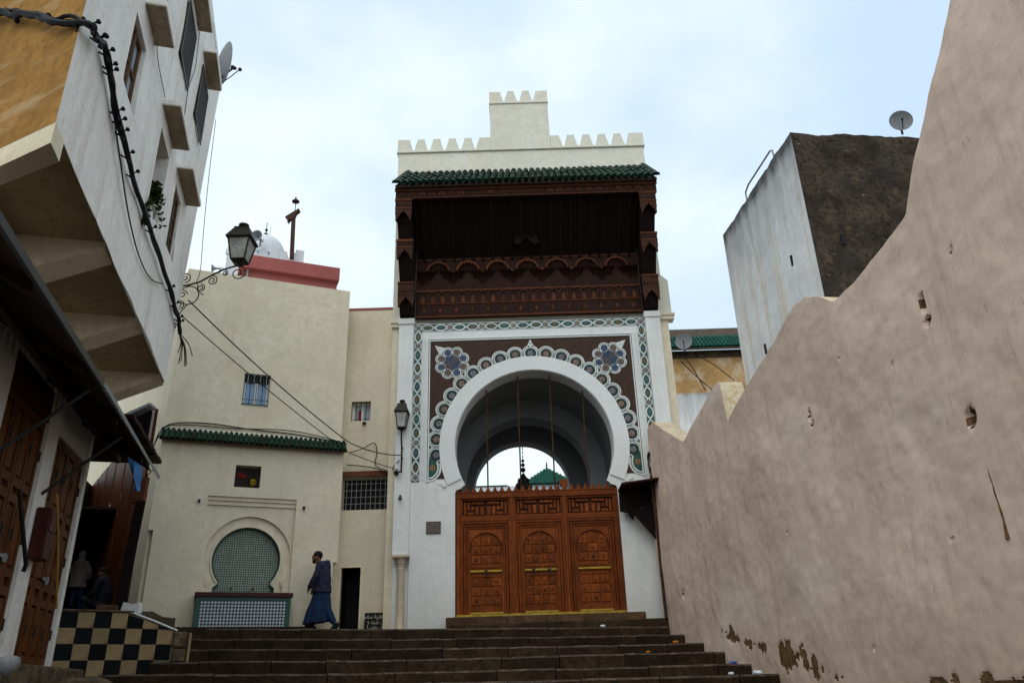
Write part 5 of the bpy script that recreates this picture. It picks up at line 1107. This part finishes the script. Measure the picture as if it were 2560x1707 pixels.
b=MB(); b.prism([(-.1,0),(.14,.05),(.16,.5),(-.04,.45)],-.06,.06); tag(b.build('orange_board','lintel_wood',loc=(-7.28,14.9,3.35)),'short orange brown board hanging at the awning end','board')
b=MB(); b.lathe([(.0,0),(.02,.01),(.06,.05),(.075,.10),(.065,.13),(.03,.14)],18); 
hm=tag(b.build('round_pot','dish_grey',loc=(-3.66,6.0,.14),smooth=True),'rounded shiny metal object at the bottom left corner below the shop doors','pot')
for k,(x,y,lab,mt_,r_) in enumerate(((3.42,13.95,'crumpled blue drink can lying against the pink wall','litter_blue',.045),(3.5,12.95,'round blue and white scrap on the step by the pink wall','paper_white',.05),(3.1,12.75,'small pale scrap lying on the stairs','paper_white',.03),(1.75,17.7,'white scrap lying in front of the threshold','paper_white',.04),(2.9,15.72,'orange peel on the stairs near the pink wall','litter_orange',.04),(2.2,14.85,'small orange peel in the middle of the right hand stairs','litter_orange',.03))):
    kk=min(range(6),key=lambda q:abs(step_y(q,x)+.35-y)); z=step_z(kk,x)+.02; yy=step_y(kk,x)+.06
    b=MB(); b.ell((0,0,0),(r_*1.5,r_,r_*.7),9,6)
    for v in range(len(b.v)): q=Vector(b.v[v]); b.v[v]=tuple(q*(1+.35*noise2(q.x*40,q.y*40+q.z*30,k)))
    tag(b.build('litter',mt_,loc=(x,yy,z)),lab,'litter')
# ================================================================ PEOPLE
def solid(mb,voxel,it=4,fac=.5):
    me=bpy.data.meshes.new('tmp'); me.from_pydata(mb.v,[],mb.f); o=bpy.data.objects.new('tmp',me); COL.objects.link(o)
    m=o.modifiers.new('r','REMESH'); m.mode='VOXEL'; m.voxel_size=voxel; s=o.modifiers.new('s','SMOOTH'); s.iterations=it; s.factor=fac
    bpy.context.view_layer.update(); out=bpy.data.meshes.new_from_object(o.evaluated_get(bpy.context.evaluated_depsgraph_get())); bpy.data.objects.remove(o); out.polygons.foreach_set('use_smooth',[True]*len(out.polygons)); return out
def body(name,mb,mt_,parent,voxel=.014,it=4,paint=None,wr=0):
    me=solid(mb,voxel,it); me.materials.clear()
    if wr:
        for v in me.vertices: c=v.co; v.co=c+v.normal*wr*(noise2(c.x*9+c.z*6,c.y*9-c.z*11,3)+.6*noise2(c.x*20,c.z*26+c.y*14,5))
    for q in (mt_ if isinstance(mt_,(list,tuple)) else [mt_]): me.materials.append(MATS[q])
    if paint:
        for p in me.polygons: p.material_index=paint(p.center)
    return link(name,me,parent)
def limb(b,pts,rs):
    b.tube(pts,rs,10); [b.ell(p,r*1.0,10,7) for p,r in zip(pts,rs)]
def hand(b,p,d,s=1):
    p=Vector(p); d=Vector(d).normalized(); side=d.cross(Vector((0,1,0))).normalized(); lat=Vector((0,1,0))
    b.ell(p+d*.045*s,(.035*s,.03*s,.042*s),9,7)
    for i,l in enumerate((.06,.072,.068,.052)):
        o=lat*(-.027+.018*i)*s; a=p+d*.07*s+o; m=a+d*l*.55*s+side*.012*s; limb(b,[a,m,m+d*l*.4*s+side*.03*s],[.0095*s,.009*s,.008*s])
    a=p+d*.03*s+side*.03*s; limb(b,[a,a+d*.03*s+side*.02*s,a+d*.055*s+side*.02*s],[.011*s,.010*s,.009*s])
mn=thing('person','man in dark hooded jacket and long blue robe walking left past the fountain','person',(-4.24,17.52,1.075)); mn.scale=(1.03,1.03,1.03)
b=MB()
b.ell((-.150,0,1.515),(.098,.078,.118),18,12); b.ell((-.185,0,1.45),(.062,.056,.062),12,9); b.ell((-.248,0,1.505),(.022,.013,.020),8,6); b.ell((-.238,0,1.548),(.022,.045,.012),8,6); b.ell((-.24,0,1.455),(.014,.028,.012),8,6)
for s in (-1,1): b.ell((-.135,s*.078,1.505),(.022,.012,.032),8,6)
limb(b,[(-.10,0,1.34),(-.13,0,1.45)],[.062,.056]); limb(b,[(0,0,.86),(.0,0,1.1),(-.04,0,1.30)],[.13,.13,.13])
for s in (-1,1):
    limb(b,[(-.04,s*.15,1.33),(-.11,s*.21,1.08),(-.22,s*.17,.90)],[.06,.048,.036]); hand(b,(-.225,s*.165,.895),(-.5,-s*.25,-.8))
limb(b,[(0,.08,.88),(-.11,.08,.52),(-.20,.08,.20)],[.095,.062,.042]); limb(b,[(0,-.08,.88),(.13,-.08,.50),(.31,-.08,.16)],[.095,.062,.042])
limb(b,[(-.19,.08,.19),(-.29,.08,.165)],[.042,.034]); limb(b,[(.32,-.08,.12),(.26,-.08,.05)],[.042,.036])
bd=body('body',b,['skin','blue_robe'],mn,paint=lambda c:1 if (c.z<.80 and not(c.x<-.2 and c.z>.7)) else 0)
b=MB(); b.ell((-.137,0,1.548),(.103,.086,.100),16,10); b.v=[(x,y,max(z,1.515 if x<-.13 else 1.46)) if x>-.22 else (x+.012,y,max(z,1.60)) for x,y,z in b.v]; body('hair',b,'hair',bd,.010,2)
b=MB(); b.ell((-.205,0,1.432),(.045,.055,.055),12,8); b.ell((-.165,0,1.46),(.03,.074,.045),12,8); b.ell((-.24,0,1.475),(.012,.03,.009),8,5); body('beard',b,'hair',bd,.010,2)
b=MB()
for s in (-1,1): b.ell((-.225,s*.036,1.525),(.010,.013,.007),7,5)
b.build('eyes','shoe_black',bd)
b=MB()
def er(cx,z,rx,ry,n=20,f=0,tilt=0): return [(cx+rx*(1+f*math.cos(7*2*PI*i/n))*math.cos(2*PI*i/n),ry*(1+f*math.cos(6*2*PI*i/n+1))*math.sin(2*PI*i/n),z+tilt*math.cos(2*PI*i/n)) for i in range(n)]
b.loft([er(-.005,.77,.185,.20,tilt=.01),er(0,.80,.19,.205),er(.0,.95,.175,.195),er(0,1.12,.165,.20),er(-.015,1.27,.15,.21),er(-.04,1.36,.11,.17),er(-.075,1.41,.085,.10)])
for s in (-1,1): limb(b,[(-.04,s*.16,1.33),(-.06,s*.205,1.2),(-.11,s*.225,1.07),(-.17,s*.20,.97),(-.215,s*.175,.905)],[.085,.078,.07,.06,.055])
b.ell((.055,0,1.375),(.085,.115,.075),12,8); b.ell((.09,0,1.31),(.06,.10,.09),12,8); b.ell((-.05,0,1.40),(.10,.10,.035),12,8)
for z in (.80,.83): b.loft([er(-.003,z-.012,.193,.208),er(-.003,z+.008,.193,.208)])
body('jacket',b,'navy_jacket',mn,.012,3,wr=.014)
b=MB(); N_=40
def hr(cx,z,rx,ry,f,tilt=0): return [(cx+(rx+f*math.cos(9*2*PI*i/N_+z*3))*math.cos(2*PI*i/N_),(ry+f*math.cos(8*2*PI*i/N_+1))*math.sin(2*PI*i/N_),z+tilt*math.cos(2*PI*i/N_)) for i in range(N_)]
b.loft([hr(-.055,.20,.28,.185,.032,.03),hr(-.055,.215,.285,.19,.032,.03),hr(-.035,.42,.25,.19,.022),hr(-.012,.62,.205,.185,.007),hr(0,.84,.165,.175,0)]); b.build('robe','blue_robe',mn,smooth=True)
b=MB(); b.loft([[(x,y,z) for x,y,z in er(.2,.22,.06,.07,12)],[(x,y,z) for x,y,z in er(.1,.42,.10,.10,12)]]); b.tube([(.10,-.08,.5),(.2,-.08,.35),(.29,-.08,.2)],[.10,.085,.065],10); b.build('trouser_leg','blue_robe',mn,smooth=True)
for pts in ([(-.17,.08,.18),(-.22,.08,.165),(-.30,.08,.158)],[(.37,-.08,.15),(.33,-.08,.09),(.26,-.08,.035)]):
    b=MB(); limb(b,pts,[.052,.048,.038]); b.v=[(x,y,z) for x,y,z in b.v]; body('shoe',b,'shoe_black',mn,.012,2)
wm=thing('person','woman in pale mauve coat, white headscarf and jeans walking away into the alley','person',(-12.0,22.0,2.1))
b=MB(); b.ell((0,0,1.45),(.078,.092,.11),14,10); b.ell((0,.085,1.44),(.014,.02,.02),8,5); limb(b,[(0,0,1.25),(0,.01,1.38)],[.055,.05]); limb(b,[(0,0,.82),(0,0,1.22)],[.13,.13])
for s in (-1,1):
    limb(b,[(s*.15,0,1.22),(s*.25,.02,1.0),(s*.2,.14,.86)],[.055,.045,.035]); hand(b,(s*.2,.15,.86),(-s*.3,.6,-.4),.9)
limb(b,[(-.08,0,.84),(-.07,.03,.45),(-.03,-.10,.10)],[.095,.065,.045]); limb(b,[(.08,0,.84),(.09,.10,.47),(.09,.12,.08)],[.095,.065,.045]); limb(b,[(-.03,-.1,.09),(-.03,-.02,.03)],[.04,.03]); limb(b,[(.09,.12,.07),(.09,.22,.035)],[.04,.03])
bd=body('body',b,'skin',wm)
b=MB(); b.ell((0,-.012,1.465),(.096,.108,.122),16,10); b.ell((0,-.02,1.33),(.11,.10,.08),14,9); b.v=[(x,min(y,.06),z) for x,y,z in b.v]; body('headscarf',b,'white_scarf',wm,.012,3)
b=MB(); b.loft([er(0,.60,.24,.20,f=.02),er(0,.75,.225,.185,f=.01),er(0,.95,.185,.165),er(0,1.1,.19,.165),er(0,1.22,.19,.14),er(0,1.30,.10,.09)])
for s in (-1,1): limb(b,[(s*.15,0,1.22),(s*.25,.02,1.02),(s*.21,.12,.88)],[.085,.075,.06])
b.ell((0,-.12,1.24),(.14,.06,.08),12,8); body('coat',b,'mauve_coat',wm,.015,3,wr=.012)
b=MB(); limb(b,[(-.08,0,.78),(-.07,.03,.45),(-.035,-.09,.12)],[.105,.078,.058]); limb(b,[(.08,0,.78),(.09,.10,.47),(.09,.12,.1)],[.105,.078,.058]); body('jeans',b,'jeans',wm,.015,3)
for pts in ([(-.03,-.12,.1),(-.03,-.03,.03)],[(.09,.1,.05),(.09,.22,.035)]): b=MB(); limb(b,pts,[.05,.04]); body('shoe',b,'shoe_black',wm,.012,2)
st=thing('person','man in dark clothes sitting low in the shade of the alley','person',(-9.65,18.9,1.72))
b=MB(); b.ell((-.12,0,.92),(.095,.078,.115),14,10); b.ell((-.21,0,.91),(.02,.013,.02),8,5); limb(b,[(0,0,.15),(.02,0,.45),(-.05,0,.72),(-.09,0,.84)],[.15,.15,.13,.055])
for s in (-1,1): limb(b,[(-.05,s*.17,.70),(-.12,s*.22,.45),(-.33,s*.12,.36)],[.06,.05,.036]); hand(b,(-.33,s*.12,.36),(-1,0,-.2)); limb(b,[(0,s*.1,.16),(-.38,s*.12,.32),(-.30,s*.12,.02)],[.1,.07,.05]); limb(b,[(-.30,s*.12,.03),(-.44,s*.12,.02)],[.045,.035])
bd=body('body',b,'skin',st); b=MB(); b.ell((-.11,0,.955),(.102,.086,.09),14,9); b.v=[(x,y,max(z,.93)) for x,y,z in b.v]; body('cap',b,'hair',bd,.012,2)
b=MB(); limb(b,[(0,0,.15),(.02,0,.45),(-.05,0,.72)],[.18,.18,.15])
for s in (-1,1): limb(b,[(-.05,s*.17,.70),(-.12,s*.22,.45),(-.28,s*.13,.375)],[.085,.075,.06])
body('pullover',b,'dark_wool',st,.016,3)
b=MB()
for s in (-1,1): limb(b,[(0,s*.1,.16),(-.38,s*.12,.32),(-.30,s*.12,.08)],[.12,.085,.065])
body('trousers',b,'dark_wool',st,.016,3)
b=MB(); b.box(-.18,.18,-.18,.18,-.0,.05); tag(b.build('low_stool','old_timber',loc=(-9.62,18.9,1.70)),'low wooden stool under the sitting man in the alley','stool')
hg=MB(); rows=[]
for i in range(10):
    t=i/9; rows.append([(-.10+.03*math.sin(i),.02*math.sin(i*2),1.5-1.45*t),(.02,-.04+.03*math.cos(i*1.5),1.5-1.45*t),(.12+.03*math.sin(i*.8),.02,1.5-1.45*t),(.02,.04,1.5-1.45*t)])
hg.loft(rows); tag(hg.build('hanging_garment','blue_garment',loc=(-9.5,16.55,1.5),smooth=True),'bright blue garment hanging beside the second shop door','garment')
